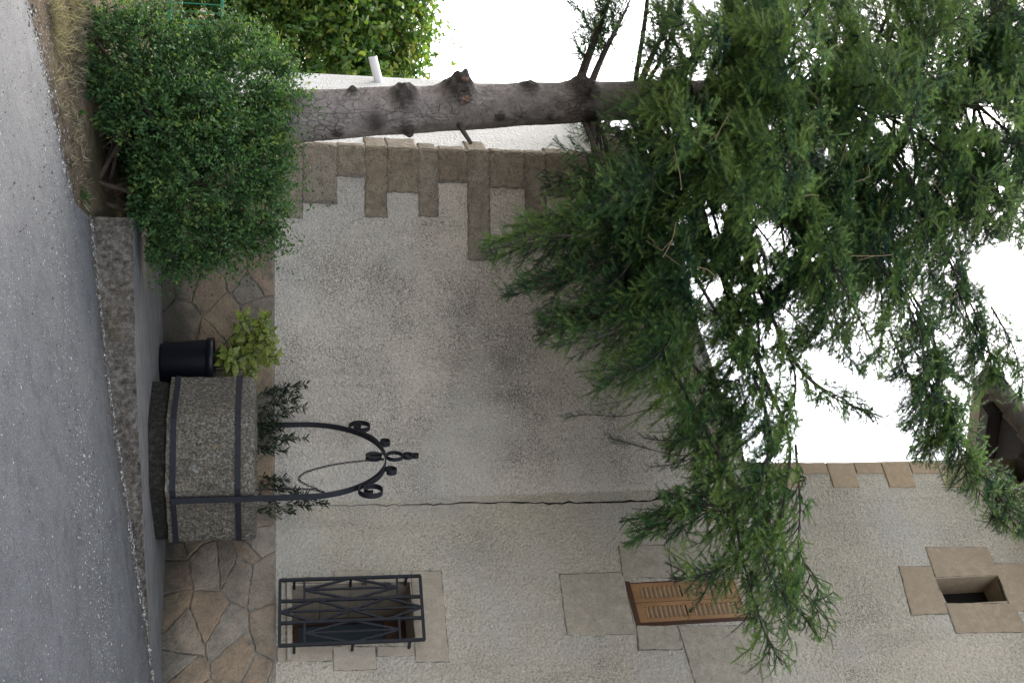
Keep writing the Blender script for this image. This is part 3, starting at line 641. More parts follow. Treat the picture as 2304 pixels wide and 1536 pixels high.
mb.add(V, [(i*n_+k_, i*n_+(k_+1) % n_, (i+1)*n_+(k_+1) % n_, (i+1)*n_+k_) for i in range(5) for k_ in range(n_)]); mb.build('pulley', M['iron'], arch)
# chain hanging from the pulley, caught on the near leg
cp = [inplane(.07, zpul), inplane(.085, zpul-.12), inplane(.12, zpul-.28), inplane(.18, zpul-.44), inplane(.28, zpul-.60), inplane(.40, zpul-.66), inplane(.50, zpul-.61), inplane(.58, zpul-.53), inplane(.63, zpul-.50), inplane(.655, zpul-.46), inplane(.60, zpul-.56), inplane(.585, zpul-.70), inplane(.58, zpul-.9), inplane(.57, zpul-1.25)]
def catmull(P, n):
    P = [Vector(p) for p in P]; P = [P[0]*2-P[1]]+P+[P[-1]*2-P[-2]]; out = []
    for i in range(1, len(P)-2):
        for j in range(n):
            t = j/n; a, b, c_, d = P[i-1], P[i], P[i+1], P[i+2]
            out.append(.5*((2*b)+(c_-a)*t+(2*a-5*b+4*c_-d)*t*t+(3*b-a-3*c_+d)*t**3))
    out.append(P[-2]); return out
cl = catmull(cp, 30); mb = MB(); acc = 0; last = cl[0]; kk = 0
for i in range(1, len(cl)):
    acc += (cl[i]-cl[i-1]).length
    if acc > .024:
        acc = 0; d = (cl[i]-last).normalized(); c_ = (cl[i]+last)/2; last = cl[i]; kk += 1
        u_ = d.orthogonal().normalized(); v_ = d.cross(u_); a = R(90)*(kk % 2)+.4; s_ = u_*math.cos(a)+v_*math.sin(a); nn = d.cross(s_)
        mb.band([c_+d*.0175*math.cos(2*math.pi*j/8)+s_*.0085*math.sin(2*math.pi*j/8) for j in range(8)], nn, .005, .005, .5, True)
tag(mb.build('well_chain', M['chain']), 'thin dark iron chain hanging slack from the pulley of the well arch', 'chain')
# rock at the plinth
def rock(mb, c, r_, t=.5, sq=.7, n=7):
    V = []; 
    for i in range(5):
        ph = math.pi*(i/4-.5)
        for k_ in range(n):
            rr = r_*random.uniform(.8, 1.15); V.append(Vector(c)+Vector((rr*math.cos(ph)*math.cos(2*math.pi*k_/n), rr*math.cos(ph)*math.sin(2*math.pi*k_/n), rr*math.sin(ph)*sq)))
    mb.add(V, [(i*n+k_, i*n+(k_+1) % n, (i+1)*n+(k_+1) % n, (i+1)*n+k_) for i in range(4) for k_ in range(n)], t)
q = ghit(362, 905, lambda X, Y: pave_z(X)); mb = MB(); rock(mb, (0, 0, .05), .055, .5, .9, 9)
o = mb.build('rock', M['rock'], None, True); o.location = (q.x, q.y, q.z+.05); tag(o, 'fist-sized pale rock lying against the dark plinth of the well', 'rock')

# ------------------------------------------------------------------ leaves: shared generator
def basis(D, seed_up=None):
    D = D/np.linalg.norm(D, axis=1, keepdims=True); U = rng.normal(size=D.shape) if seed_up is None else seed_up
    U = U-D*(U*D).sum(1, keepdims=True); U /= np.linalg.norm(U, axis=1, keepdims=True)+1e-9
    return D, U, np.cross(D, U)
def leaves(P, D, L, Wd, seed_up=None, curl=.15):
    """leaf blades: P base, D direction, L length, Wd width -> verts, faces (4 quads folded along the midrib)"""
    D, U, S = basis(D, seed_up); N = len(P); L = L[:, None]; Wd = Wd[:, None]
    prof = [(0, .0), (.3, .8), (.62, .85), (1, 0)]
    V = np.zeros((N, 8, 3))
    for i, (t, w_) in enumerate(prof):
        c_ = P+D*L*t-U*L*curl*t*t; V[:, i] = c_-U*L*.03*(w_ > 0)
        if 0 < i < 3: V[:, 4+(i-1)*2] = c_+S*Wd*.5*w_+U*Wd*.12; V[:, 5+(i-1)*2] = c_-S*Wd*.5*w_+U*Wd*.12
    f = np.array([(0, 1, 4, 4), (0, 5, 1, 1), (1, 2, 6, 4), (1, 5, 7, 2), (2, 3, 6, 6), (2, 7, 3, 3)])
    tri = np.array([(0, 1, 4), (0, 5, 1), (1, 2, 6), (1, 6, 4), (1, 5, 7), (1, 7, 2), (2, 3, 6), (2, 7, 3)])
    F = (tri[None]+(np.arange(N)*8)[:, None, None]).reshape(-1, 3)
    return V.reshape(-1, 3), F, 8
def leafmesh(name, P, D, L, Wd, tint, mat, parent, seed_up=None, curl=.15):
    V, F, k_ = leaves(P, D, L, Wd, seed_up, curl); return npmesh(name, V, F, mat, parent, np.repeat(tint, k_))
def sprays(B, blobs, per, nleaf, length, out_w=1.0, up_w=.35, inner=.72):
    """sprays on the skin of a union of balls: returns origin, direction arrays"""
    C = np.array([b[:3] for b in blobs]); Rr = np.array([b[3] for b in blobs]); O = []; Dd = []
    for i in range(len(blobs)):
        n = int(per*Rr[i]**2); d = rng.normal(size=(n, 3)); d /= np.linalg.norm(d, axis=1, keepdims=True)
        p = C[i]+d*Rr[i]*rng.uniform(.55, 1.0, (n, 1))*np.array([1, .9, 1])
        ok = np.ones(n, bool)
        for j in range(len(blobs)):
            if j != i: ok &= (np.linalg.norm(p-C[j], axis=1) > Rr[j]*inner)
        O.append(p[ok]); Dd.append((d*out_w+np.array([0, 0, up_w])+rng.normal(size=d.shape)*.35)[ok])
    return np.concatenate(O), np.concatenate(Dd)
def leafy(name, blobs, per, nleaf, slen, lsize, mat, parent, aspect=.55, tint_fn=None, inner=.72, keep=None, hang=0, stray=.06):
    O, D = sprays(None, blobs, per, nleaf, slen, inner=inner); D /= np.linalg.norm(D, axis=1, keepdims=True)
    P = []; LD = []; T = []; m = len(O); base = rng.beta(2, 3, m)
    ln = slen*rng.uniform(.6, 1.3, m)*np.where(rng.random(m) < stray, 2.1, 1); tw = []
    for k_ in range(nleaf):
        f = (k_+.5)/nleaf; p = O+D*(ln*f)[:, None]+np.array([0, 0, -1])*(hang*f*f*ln)[:, None]+rng.normal(size=O.shape)*slen*.07
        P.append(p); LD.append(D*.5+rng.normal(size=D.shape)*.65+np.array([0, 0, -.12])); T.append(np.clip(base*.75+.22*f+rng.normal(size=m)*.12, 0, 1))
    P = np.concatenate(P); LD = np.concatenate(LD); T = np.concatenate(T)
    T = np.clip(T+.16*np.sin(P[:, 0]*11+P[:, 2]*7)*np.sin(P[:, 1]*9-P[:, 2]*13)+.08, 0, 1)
    if keep is not None: ok = keep(P); P, LD, T = P[ok], LD[ok], T[ok]
    N = len(P); L = lsize*rng.uniform(.65, 1.3, N)
    up_ = np.tile(np.array([[0, -.3, 1.0]]), (N, 1))+rng.normal(size=(N, 3))*.6
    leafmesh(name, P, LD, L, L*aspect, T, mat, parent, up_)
    return O, D, ln
def stick_strip(mb, a, b, r0, r1): mb.tube([a, (Vector(a)+Vector(b))/2+Vector((random.uniform(-1, 1), random.uniform(-1, 1), 0))*.1*r0, b], [r0, (r0+r1)/2, r1], 4, .5, False)

# ------------------------------------------------------------------ big privet bush
B = [(300, 160, 9.1, .42), (420, 185, 9.4, .40), (390, 300, 9.0, .52), (500, 240, 9.4, .46), (310, 300, 9.0, .30), (450, 420, 8.95, .45), (560, 470, 9.1, .24), (540, 370, 9.2, .36), (430, 520, 8.9, .26), (380, 460, 8.8, .26), (265, 100, 9.0, .24), (545, 160, 9.6, .34), (500, 110, 9.7, .22), (590, 320, 9.4, .20), (258, 225, 8.9, .22), (385, 575, 9.0, .13), (510, 545, 9.0, .17), (345, 95, 9.3, .26), (610, 200, 9.6, .2), (225, 235, 8.85, .13), (590, 540, 9.1, .12), (330, 520, 8.75, .14), (290, 400, 9.9, .34), (250, 330, 9.8, .26), (330, 300, 9.9, .5), (300, 460, 9.9, .3), (230, 420, 9.75, .22)]
blobs = [tuple(at(x, y, Y))+(r_,) for x, y, Y, r_ in B]
gq = Vector((-1.9, 9.2, ground_z(-1.9, 9.2)))
bush = thing('privet_bush', 'big dark green small-leaved bush spilling over the left end of the pavement', 'bush', gq)
def bush_keep(P):
    x, y = proj(P); return ~((P[:, 1] < 9.25) & (x < 290) & (y > 275+rng.normal(size=len(x))*14) & (x < 190+(y-250)*1.1+rng.normal(size=len(x))*12)) & ~((x < 330) & (y > 520)) & (x > 182+rng.normal(size=len(x))*8)
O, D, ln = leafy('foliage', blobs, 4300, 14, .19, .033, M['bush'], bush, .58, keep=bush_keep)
mb = MB()
for b in blobs:
    p = Vector(b[:3]); g0 = gq+Vector((random.uniform(-.5, .9), random.uniform(-.3, .3), -.05)); m_ = (p+g0)/2+Vector((random.uniform(-.1, .1), random.uniform(-.1, .1), .1))
    mb.tube(catmull([g0, m_, p-(p-m_)*.15], 5), [.016]*5+[.010]*6, 5)
idx = rng.choice(len(O), min(900, len(O)), replace=False)
ok = bush_keep(O[idx]); idx = idx[ok]
for i in idx: stick_strip(mb, Vector(O[i]-D[i]*.06), Vector(O[i]+D[i]*ln[i]), .0028, .0012)
mb.build('stems', M['twig'], bush)

# ------------------------------------------------------------------ background tree, railing
B = [(700, 90, 17, 1.0), (820, 70, 17.5, .8), (620, 40, 17, .9), (880, 110, 17.2, .42), (780, 140, 16.6, .45), (900, 60, 17.6, .42), (700, 10, 17, 1.0), (560, 90, 16.5, .6), (820, -60, 18, 1.2), (650, -150, 17, 1.5), (640, 150, 16.5, .5), (480, 40, 17, .6), (930, 135, 17.4, .2)]
blobs = [tuple(at(x, y, Y))+(r_,) for x, y, Y, r_ in B]
tp = Vector((blobs[0][0]-.6, 17, ground_z(-5, 17)))
bt = thing('broadleaf_tree', 'leafy yellowish green tree beyond the left end of the annex', 'tree', tp)
leafy('crown', blobs, 620, 12, .34, .105, M['bgleaf'], bt, .62, inner=.6)
mb = MB(); mb.tube(catmull([tp-up*.2, tp+Vector((.1, 0, .9)), tp+Vector((.2, .1, 2.0)), Vector(blobs[1][:3])], 6), np.linspace(.14, .04, 19).tolist(), 8)
for b in blobs[2:]: mb.tube(catmull([tp+Vector((.1, 0, 1.0)), (tp+Vector(b[:3]))/2+Vector((0, 0, .5)), Vector(b[:3])], 5), np.linspace(.06, .015, 11).tolist(), 5)
mb.build('trunk', M['bark'], bt, True)
rp = at(380, 20, 13.2); rl = thing('metal_railing', 'green painted metal railing with upright bars beyond the bush', 'railing', (rp.x, rp.y, ground_z(rp.x, rp.y)))
zt2 = at(500, 20, 13.2).z; zb2 = at(382, 20, 13.2).z; xr = at(440, 66, 13.2).x
mb = MB(); mb.band([Vector((xr-2.6, 13.2, zt2)), Vector((xr, 13.2, zt2))], (0, 1, 0), .035, .035); mb.build('top_rail', M['greenpaint'], rl)
mb = MB(); mb.band([Vector((xr-2.6, 13.2, zb2)), Vector((xr, 13.2, zb2))], (0, 1, 0), .035, .04); mb.build('bottom_rail', M['greenpaint'], rl)
for i in range(26):
    x = xr-.10-i*.10; mb = MB(); th = .008
    mb.tube([Vector((x, 13.2, zb2+.015)), Vector((x, 13.2, zt2-.015))], th, 6); mb.build('bar', M['greenpaint'], rl)
for x in (xr-.02, xr-1.3, xr-2.55):
    mb = MB(); mb.band([Vector((x, 13.2, ground_z(x, 13.2)-.05)), Vector((x, 13.2, zt2+.02))], (0, 1, 0), .045, .045); mb.build('post', M['greenpaint'], rl)

# ------------------------------------------------------------------ potted spotted laurel
pc = Vector((.205, 10.2, pave_z(.2)))
mb = MB(); mb.lathe((0, 0), [(0, .004), (.185, .004), (.19, .02), (.225, .40), (.226, .405), (.240, .405), (.244, .462), (.236, .468), (.222, .462), (.219, .41)], 32)
pot = mb.build('plant_pot', M['pot'], None, True); pot.location = pc; tag(pot, 'dark blue-black plastic pot standing beside the well against the stone base', 'plant pot')
lau = thing('spotted_laurel', 'yellow-green spotted laurel plant growing in the dark blue pot', 'plant', pc+Vector((0, 0, .42)))
mb = MB(); mb.lathe(pc, [(0, pc.z+.425), (.218, pc.z+.42)], 20); mb.build('potting_soil', M['soil'], lau)
mb = MB(); P = []; D = []; L = []; T = []
ends = [(560, 745), (590, 735), (620, 770), (600, 800), (570, 795), (545, 770), (540, 815), (585, 765), (610, 745), (555, 710), (600, 712), (520, 800), (575, 830), (540, 740), (625, 800), (530, 850)]
for x, y in ends:
    e = at(x, y, 10.15+random.uniform(-.25, .12)); b_ = pc+Vector((random.uniform(-.08, .08), random.uniform(-.08, .08), .42)); mb.tube(catmull([b_, (b_+e)/2+Vector((0, 0, .03)), e], 5), np.linspace(.007, .004, 11).tolist(), 5)
    ax = (e-b_).normalized(); a0_ = random.random()*6
    for i in range(9):
        a = a0_+i*2.4; o_ = Vector((math.cos(a), math.sin(a)*.5-.25, .75*math.sin(a)+.15)); P.append(e-ax*.012*(9-i)); D.append(o_+ax*.25+Vector((0, -.15, 0))); L.append(random.uniform(.10, .165)*(1 if i < 6 else .7)); T.append(random.random())
mb.build('stems', M['weed'], lau)
P = np.array([tuple(p) for p in P]); D = np.array([tuple(p) for p in D]); L = np.array(L)
leafmesh('leaves', P, D, L, L*.48, np.array(T), M['aucuba'], lau, np.tile([[0, -.85, .6]], (len(P), 1))+rng.normal(size=P.shape)*.3, .25)

# ------------------------------------------------------------------ narrow-leaved shrub behind the well
ole = thing('narrow_leaved_shrub', 'dark narrow-leaved shrub growing between the well and the house wall', 'shrub', (1.0, 10.3, pave_z(1)))
mb = MB(); P = []; D = []; T = []
ends = [(692, 862), (676, 895), (650, 868), (636, 905), (622, 880), (655, 930), (686, 915), (660, 985), (632, 1000), (612, 975), (690, 985), (645, 1012), (738, 1132), (705, 1118), (668, 1105), (640, 1098), (628, 1160), (648, 1080), (700, 1140), (660, 1150), (615, 930), (605, 1010), (630, 950), (600, 960), (622, 1130), (640, 965), (668, 880)]
for x, y in ends:
    if y < 1040: Ye = 10.28
    else: Ye = 11.85/(1+(y-768)/2430)-.14
    e = at(x, y, Ye+random.uniform(-.12, .05)); b_ = Vector((e.x*.7+.3, Ye+.02, EYE-.5)); mb.tube(catmull([b_, (b_+e)/2+Vector((random.uniform(-.04, .04), 0, .03)), e], 6), np.linspace(.005, .002, 13).tolist(), 4)
    ax = (e-b_); l_ = ax.length; ax.normalize()
    for i in range(56):
        f = random.uniform(0, .24); a = random.random()*6.3; P.append(e-ax*f+Vector((random.gauss(0, .008), random.gauss(0, .008), 0))); D.append(Vector((math.cos(a), math.sin(a)*.8, 0))*.8+ax*random.uniform(.3, 1.0)); T.append(random.random())
mb.build('stems', M['twig'], ole)
P = np.array([tuple(p) for p in P]); D = np.array([tuple(p) for p in D]); L = rng.uniform(.04, .075, len(P))
leafmesh('leaves', P, D, L, L*.24, np.array(T), M['oleander'], ole, None, .1)

# ------------------------------------------------------------------ spruce
TY = 10.0
tr_px = [(330, 290), (480, 280), (620, 268), (800, 256), (1000, 245), (1200, 233), (1400, 226), (1700, 214), (2000, 203), (2304, 192), (2700, 180)]
tr_w = [158, 132, 117, 108, 103, 97, 90, 70, 58, 46, 30]
tpts = [at(x, y, TY) for x, y in tr_px]; trad = [w_*TY/2430/2 for w_ in tr_w]
tb = Vector((tpts[0].x, tpts[0].y, ground_z(tpts[0].x, tpts[0].y)))
for i in range(1, 7): p = tpts[10]+Vector((.0, 0, .9*i)); tpts.append(p); trad.append(.06*(1-i/6.3)+.004)
spruce = thing('spruce_tree', 'tall dark green spruce with knotted grey trunk and drooping branches', 'tree', tb)
tc = catmull([tb-up*.15]+tpts, 14); trr = np.interp(np.linspace(0, len(tpts), len(tc)), range(len(tpts)+1), [trad[0]*1.35]+trad)
knots = [(910, 222, .11, .13), (1030, 205, .15, .15), (845, 268, .04, .10), (920, 290, .075, .08), (1190, 198, .07, .09), (795, 206, .055, .05), (678, 218, .05, .05), (1040, 180, .10, .07), (1125, 262, .03, .05), (1240, 265, .04, .06), (760, 300, .04, .06), (1260, 280, .05, .08), (1310, 200, .09, .14), (1330, 262, .07, .10), (1175, 245, .025, .03), (1215, 240, .025, .03)]
KN = [(at(x, y, TY-.15), h, r_) for x, y, h, r_ in knots]
NS = 44; V = []; tn = []
axp = tc; u_ = Vector((1, 0, 0)); v_ = Vector((0, 1, 0)); zmax = at(1500, 230, TY).z
rings_ = []
dens = []
for i in range(len(axp)-1):
    steps = 6 if axp[i].z < zmax else 1
    for j in range(steps): dens.append((axp[i].lerp(axp[i+1], j/steps), trr[i]+(trr[i+1]-trr[i])*j/steps))
tint_v = []
for p, r_ in dens:
    for k_ in range(NS):
        a = 2*math.pi*k_/NS; d = u_*math.cos(a)+v_*math.sin(a); rr = r_*(1+.035*math.sin(a*3+p.z*1.7)+.02*math.sin(a*7+p.z*9))
        q = p+d*rr; dk = 0
        for kc_, h, kr in KN:
            dd = (q-kc_).length
            if dd < kr*2: e_ = math.exp(-(dd/(kr*1.05))**3); q = q+d*h*e_*(.8+.25*math.sin(q.z*60)*math.sin(a*9)); dk = max(dk, e_*.85 if kr > .055 else e_)
        V.append(q+d*random.uniform(-.002, .002)); tint_v.append(dk)
n_ = len(dens); F = np.array([(i*NS+k_, i*NS+(k_+1) % NS, (i+1)*NS+(k_+1) % NS, (i+1)*NS+k_) for i in range(n_-1) for k_ in range(NS)])
tint_v = np.array(tint_v); trunk = npmesh('trunk', np.array([tuple(v) for v in V]), F, M['bark'], spruce, tint_v[F].mean(1)*.9, True)
def stub(pxs, r0, r1):
    mb = MB(); pts_ = catmull([at(*p) for p in pxs], 4); mb.tube(pts_, np.linspace(r0, r1, len(pts_)).tolist(), 9); return mb.build('branch_stub', M['bark'], trunk, True)
stub([(1032, 275, 9.9), (1042, 295, 9.85), (1060, 323, 9.8)], .028, .018)
stub([(676, 220, 9.95), (680, 208, 9.95)], .035, .02); stub([(795, 208, 9.95), (799, 197, 9.95)], .035, .022); stub([(918, 296, 9.92), (925, 305, 9.9)], .05, .03)
stub([(1036, 200, 9.85), (1042, 182, 9.8), (1046, 170, 9.78)], .07, .045)
for x, y, Y, r_ in ((1049, 222, 9.70, .042), (1046, 178, 9.70, .032)):
    c_ = at(x, y, Y); mb = MB(); V = [c_+Vector((0, -.01, 0))]+[c_+Vector((math.cos(2*math.pi*i/14)*r_*random.uniform(.85, 1.1)*.75, -.002, math.sin(2*math.pi*i/14)*r_*random.uniform(.9, 1.1))) for i in range(14)]+[c_+Vector((math.cos(2*math.pi*i/14)*r_*1.1, .09, math.sin(2*math.pi*i/14)*r_*1.2)) for i in range(14)]
    mb.add(V, [(0, 1+i, 1+(i+1) % 14) for i in range(14)]+[(1+i, 15+i, 15+(i+1) % 14, 1+(i+1) % 14) for i in range(14)]); mb.build('cut_face', M['cutwood'], trunk)

OUT = np.array([(1240, -500), (1268, -20), (1270, 60), (1285, 110), (1300, 150), (1285, 190), (1250, 235), (1275, 275), (1235, 330), (1210, 400), (1225, 440), (1150, 475), (1088, 510), (1078, 560), (1105, 600), (1135, 690), (1185, 655), (1200, 700), (1210, 780), (1260, 800), (1310, 845), (1340, 880), (1262, 935), (1275, 955), (1365, 975), (1370, 1010), (1470, 1000), (1520, 1055), (1540, 1090), (1475, 1108), (1500, 1135), (1398, 1165), (1400, 1240), (1480, 1205), (1500, 1250), (1510, 1300), (1550, 1340), (1550, 1400), (1600, 1425), (1650, 1410), (1635, 1480), (1670, 1505), (1720, 1522), (1785, 1510), (1790, 1460), (1770, 1410), (1872, 1448), (1890, 1345), (1835, 1260), (1842, 1170), (1805, 1060), (1785, 1035), (1815, 985), (1795, 905), (1845, 908), (1930, 970), (1990, 940), (1915, 868), (1835, 840), (1800, 790), (1850, 790), (1920, 840), (2005, 860), (1990, 960), (2065, 985), (2020, 1030), (2110, 1055), (2130, 1100), (2185, 1120), (2185, 1180), (2240, 1195), (2310, 1215), (2900, 1500), (2900, -500)], float)
GAPS = [np.array(g_, float) for g_ in ([(2185, 565), (2235, 535), (2320, 590), (2320, 770), (2265, 720), (2225, 640)], [(2210, 868), (2262, 880), (2320, 950), (2320, 1060), (2262, 1035), (2218, 965)], [(1400, -40), (1470, -40), (1450, 60), (1440, 130), (1410, 175), (1375, 170), (1400, 90)], [(1570, 480), (1630, 470), (1640, 520), (1590, 540)], [(1690, 480), (1780, 505), (1790, 550), (1740, 580), (1715, 600), (1705, 550)], [(1560, 640), (1640, 600), (1650, 660), (1580, 700)], [(1960, 260), (2020, 255), (2040, 290), (1980, 310)], [(2160, 230), (2230, 235), (2290, 280), (2240, 300), (2170, 270)], [(1990, 350), (2060, 330), (2070, 380), (2010, 390)], [(1470, 175), (1450, 150), (1480, 140), (1500, 170)], [(1475, 290), (1520, 270), (1530, 300), (1490, 315)])]
HR = random.Random(4); HOLES = []
for (x0, x1, y0, y1, n_, r0_, r1_) in ((1560, 1720, 440, 720, 13, 8, 19), (1690, 1860, 480, 680, 12, 8, 22), (1930, 2100, 240, 420, 12, 8, 20), (2140, 2300, 220, 340, 8, 8, 22), (1830, 2180, 560, 900, 26, 8, 20), (1540, 1760, 720, 1000, 20, 8, 20), (1460, 1560, 270, 340, 5, 6, 14), (1500, 1900, 40, 300, 14, 5, 11), (1900, 2300, 20, 250, 12, 5, 12), (2000, 2280, 420, 640, 14, 8, 18), (1700, 1860, 1000, 1050, 5, 6, 14)):
    for _ in range(n_): HOLES.append((HR.uniform(x0, x1), HR.uniform(y0, y1), HR.uniform(r0_, r1_)))
def inpoly(x, y, poly):
    ins = np.zeros(len(x), bool); n = len(poly); j = n-1
    for i in range(n):
        xi, yi = poly[i]; xj, yj = poly[j]; c_ = ((yi > y) != (yj > y)) & (x < (xj-xi)*(y-yi)/(yj-yi+1e-9)+xi); ins ^= c_; j = i
    return ins
def crown_keep(P):                       # the outline the crown has grown to
    x, y = proj(P); J = rng.normal(size=len(x))*5
    ok = inpoly(x+J, y+J, OUT)
    for g_ in GAPS: ok &= ~(inpoly(x+rng.normal(size=len(x))*9, y+rng.normal(size=len(x))*9, g_) & (rng.random(len(x)) < .93))
    for hx, hy, hr in HOLES: ok &= ~(((x-hx+7*np.sin(y*.23+hx))**2+((y-hy+6*np.sin(x*.19+hy))*1.25)**2 < (hr*rng.uniform(.45, 1.25, len(x)))**2) & (rng.random(len(x)) < .93))
    inframe = (x > -50) & (x < 2380) & (y > -80) & (y < 1600)
    return ok & (inframe | (rng.random(len(x)) < .25))
NN = 22
def needle_mesh(name, A, Bv, tint, parent):
    """needles all round every shoot A->B"""
    N = len(A)
    if N == 0: return None
    ax = Bv-A; D, U, S = basis(ax)
    t = (np.arange(NN)+.5)/NN; ang = np.arange(NN)*2.39996
    ca, sa = np.cos(ang), np.sin(ang)
    nl = rng.uniform(.015, .027, (N, NN, 1))
    base = A[:, None]+ax[:, None]*t[None, :, None]
    rad = U[:, None]*ca[None, :, None]+S[:, None]*sa[None, :, None]+np.array([0, 0, .2])
    nd = D[:, None]*.62+rad*.85; nd /= np.linalg.norm(nd, axis=2, keepdims=True)
    sd2 = np.cross(nd, rad); sd2 /= np.linalg.norm(sd2, axis=2, keepdims=True)+1e-9
    V = np.stack([base+sd2*.0028, base-sd2*.0028, base+nd*nl], axis=2).reshape(-1, 3)
    F = np.arange(N*NN*3).reshape(-1, 3)
    T = np.clip(np.repeat(tint, NN)+rng.normal(size=N*NN)*.05, 0, 1)
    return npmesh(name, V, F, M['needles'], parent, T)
DOWN = Vector((0, 0, -1)); ZUP = Vector((0, 0, 1)); G = random.gauss
def side_of(d):
    s_ = d.cross(ZUP)
    if s_.length < .25: s_ = Vector((G(0, 1), G(0, 1), 0))
    return s_.normalized()
def limb(ctrl, r0=.03, lat=.62, dens=.07, droop=1.0, start=.22, light=.4, rich=1.0):
    pts_ = catmull(ctrl, 10); L = [0]
    for i in range(1, len(pts_)): L.append(L[-1]+(pts_[i]-pts_[i-1]).length)
    px_, py_ = proj([tuple(q) for q in pts_]); ins = inpoly(px_, py_, OUT) & ~inpoly(px_, py_, GAPS[0]) & ~inpoly(px_, py_, GAPS[1])
    far_ = [i for i in range(len(pts_)) if not ins[i] and L[i] > L[-1]*.3 and -20 < px_[i] < 2330 and -20 < py_[i] < 1560]
    if far_ and far_[0] > 4: pts_ = pts_[:far_[0]]; L = L[:far_[0]]; ins = ins[:far_[0]]
    tot = L[-1]; mb = MB(); rr = [max(.004, r0*(1-.88*l/tot)) for l in L]; mb.tube(pts_, rr, 6)
    A = []; Bv = []; T = []; W_ = []
    def shoots(p, d, ln, t_, dr):
        m_ = max(1, round(ln/.085)); st = ln/m_; a_ = p
        for z_ in range(m_):
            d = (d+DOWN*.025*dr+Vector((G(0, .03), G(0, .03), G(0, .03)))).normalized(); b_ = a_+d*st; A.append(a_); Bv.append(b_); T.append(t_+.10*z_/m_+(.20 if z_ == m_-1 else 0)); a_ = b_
    s_ = tot*start; side = 1
    while s_ < tot:
        f = s_/tot; i = min(len(L)-2, max(0, int(np.searchsorted(L, s_))-1)); p = pts_[i].lerp(pts_[i+1], (s_-L[i])/max(1e-6, L[i+1]-L[i])); d = (pts_[i+1]-pts_[i]).normalized()
        for sg in (side, -side):
            if not ins[i] and -20 < px_[i] < 2330 and -20 < py_[i] < 1560: continue
            ll = lat*1.75*(1-.68*f)*(.6+.4*min(1, (f-start)/.2+.2))*random.choice((random.uniform(.3, .7), random.uniform(.7, 1.25)))
            if ll < .06: continue
            dr = (d*.8+side_of(d)*sg*random.uniform(.35, .95)+Vector((G(0, .2), G(0, .2), G(.05, .38)))).normalized()
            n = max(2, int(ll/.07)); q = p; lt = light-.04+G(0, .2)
            for k_ in range(n):
                ff = k_/n; dr = (dr+DOWN*droop*.15*(1 if ff < .75 else .2)+Vector((G(0, .06), G(0, .06), G(0, .05)))).normalized(); q2 = q+dr*(ll/n)
                W_.append((q, q2, .0042*(1-ff)+.0014))
                if ff > .15: A.append(q); Bv.append(q2); T.append(lt+.12*ff)  # tint carries painted self-shadow and new growth: inner shoots dark, tips bright
                if k_ < n-1 or n < 4:
                    for s2 in (1, -1):
                        if random.random() < .12: continue
                        tl = min(.34, .07+.42*ll*(1-ff)**.8)*random.uniform(.55, 1.15)
                        td = (dr*.8+side_of(dr)*s2*.7+Vector((G(0, .2), G(0, .2), -.06*droop+G(0, .2)))).normalized()
                        shoots(q2, td, tl, lt+.05, droop)
                        if tl > .15:
                            for e_ in range(int(tl/.07)-1):
                                o2 = q2+td*(.06+.07*e_); shoots(o2, (td*.7+side_of(td)*random.choice((1, -1))*.7+Vector((0, 0, G(-.2, .3)))).normalized(), random.uniform(.05, .10), lt+.14, droop)
                q = q2
            shoots(q, dr, .07, lt+.3, .2)
        side = -side; s_ += dens*random.uniform(.6, 1.4)
    for i in range(len(pts_)-1):
        if L[i] > tot*.72: A.append(pts_[i]); Bv.append(pts_[i+1]); T.append(light+.2)
    A = np.array([tuple(a) for a in A]); Bv = np.array([tuple(b) for b in Bv]); T = np.array(T)
    ok = crown_keep((A+Bv)/2)
    okw = crown_keep(np.array([tuple((a+b)/2) for a, b, _ in W_]))
    for o_, (a, b, r_) in zip(okw, W_):
        if o_: mb.tube([a, b], [r_, r_*.85], 3, .5, False)
    br = mb.build('branch', M['bark'] if r0 > .02 else M['twig'], spruce, True)
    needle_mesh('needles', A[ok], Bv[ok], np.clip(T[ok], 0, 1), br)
    return int(ok.sum())
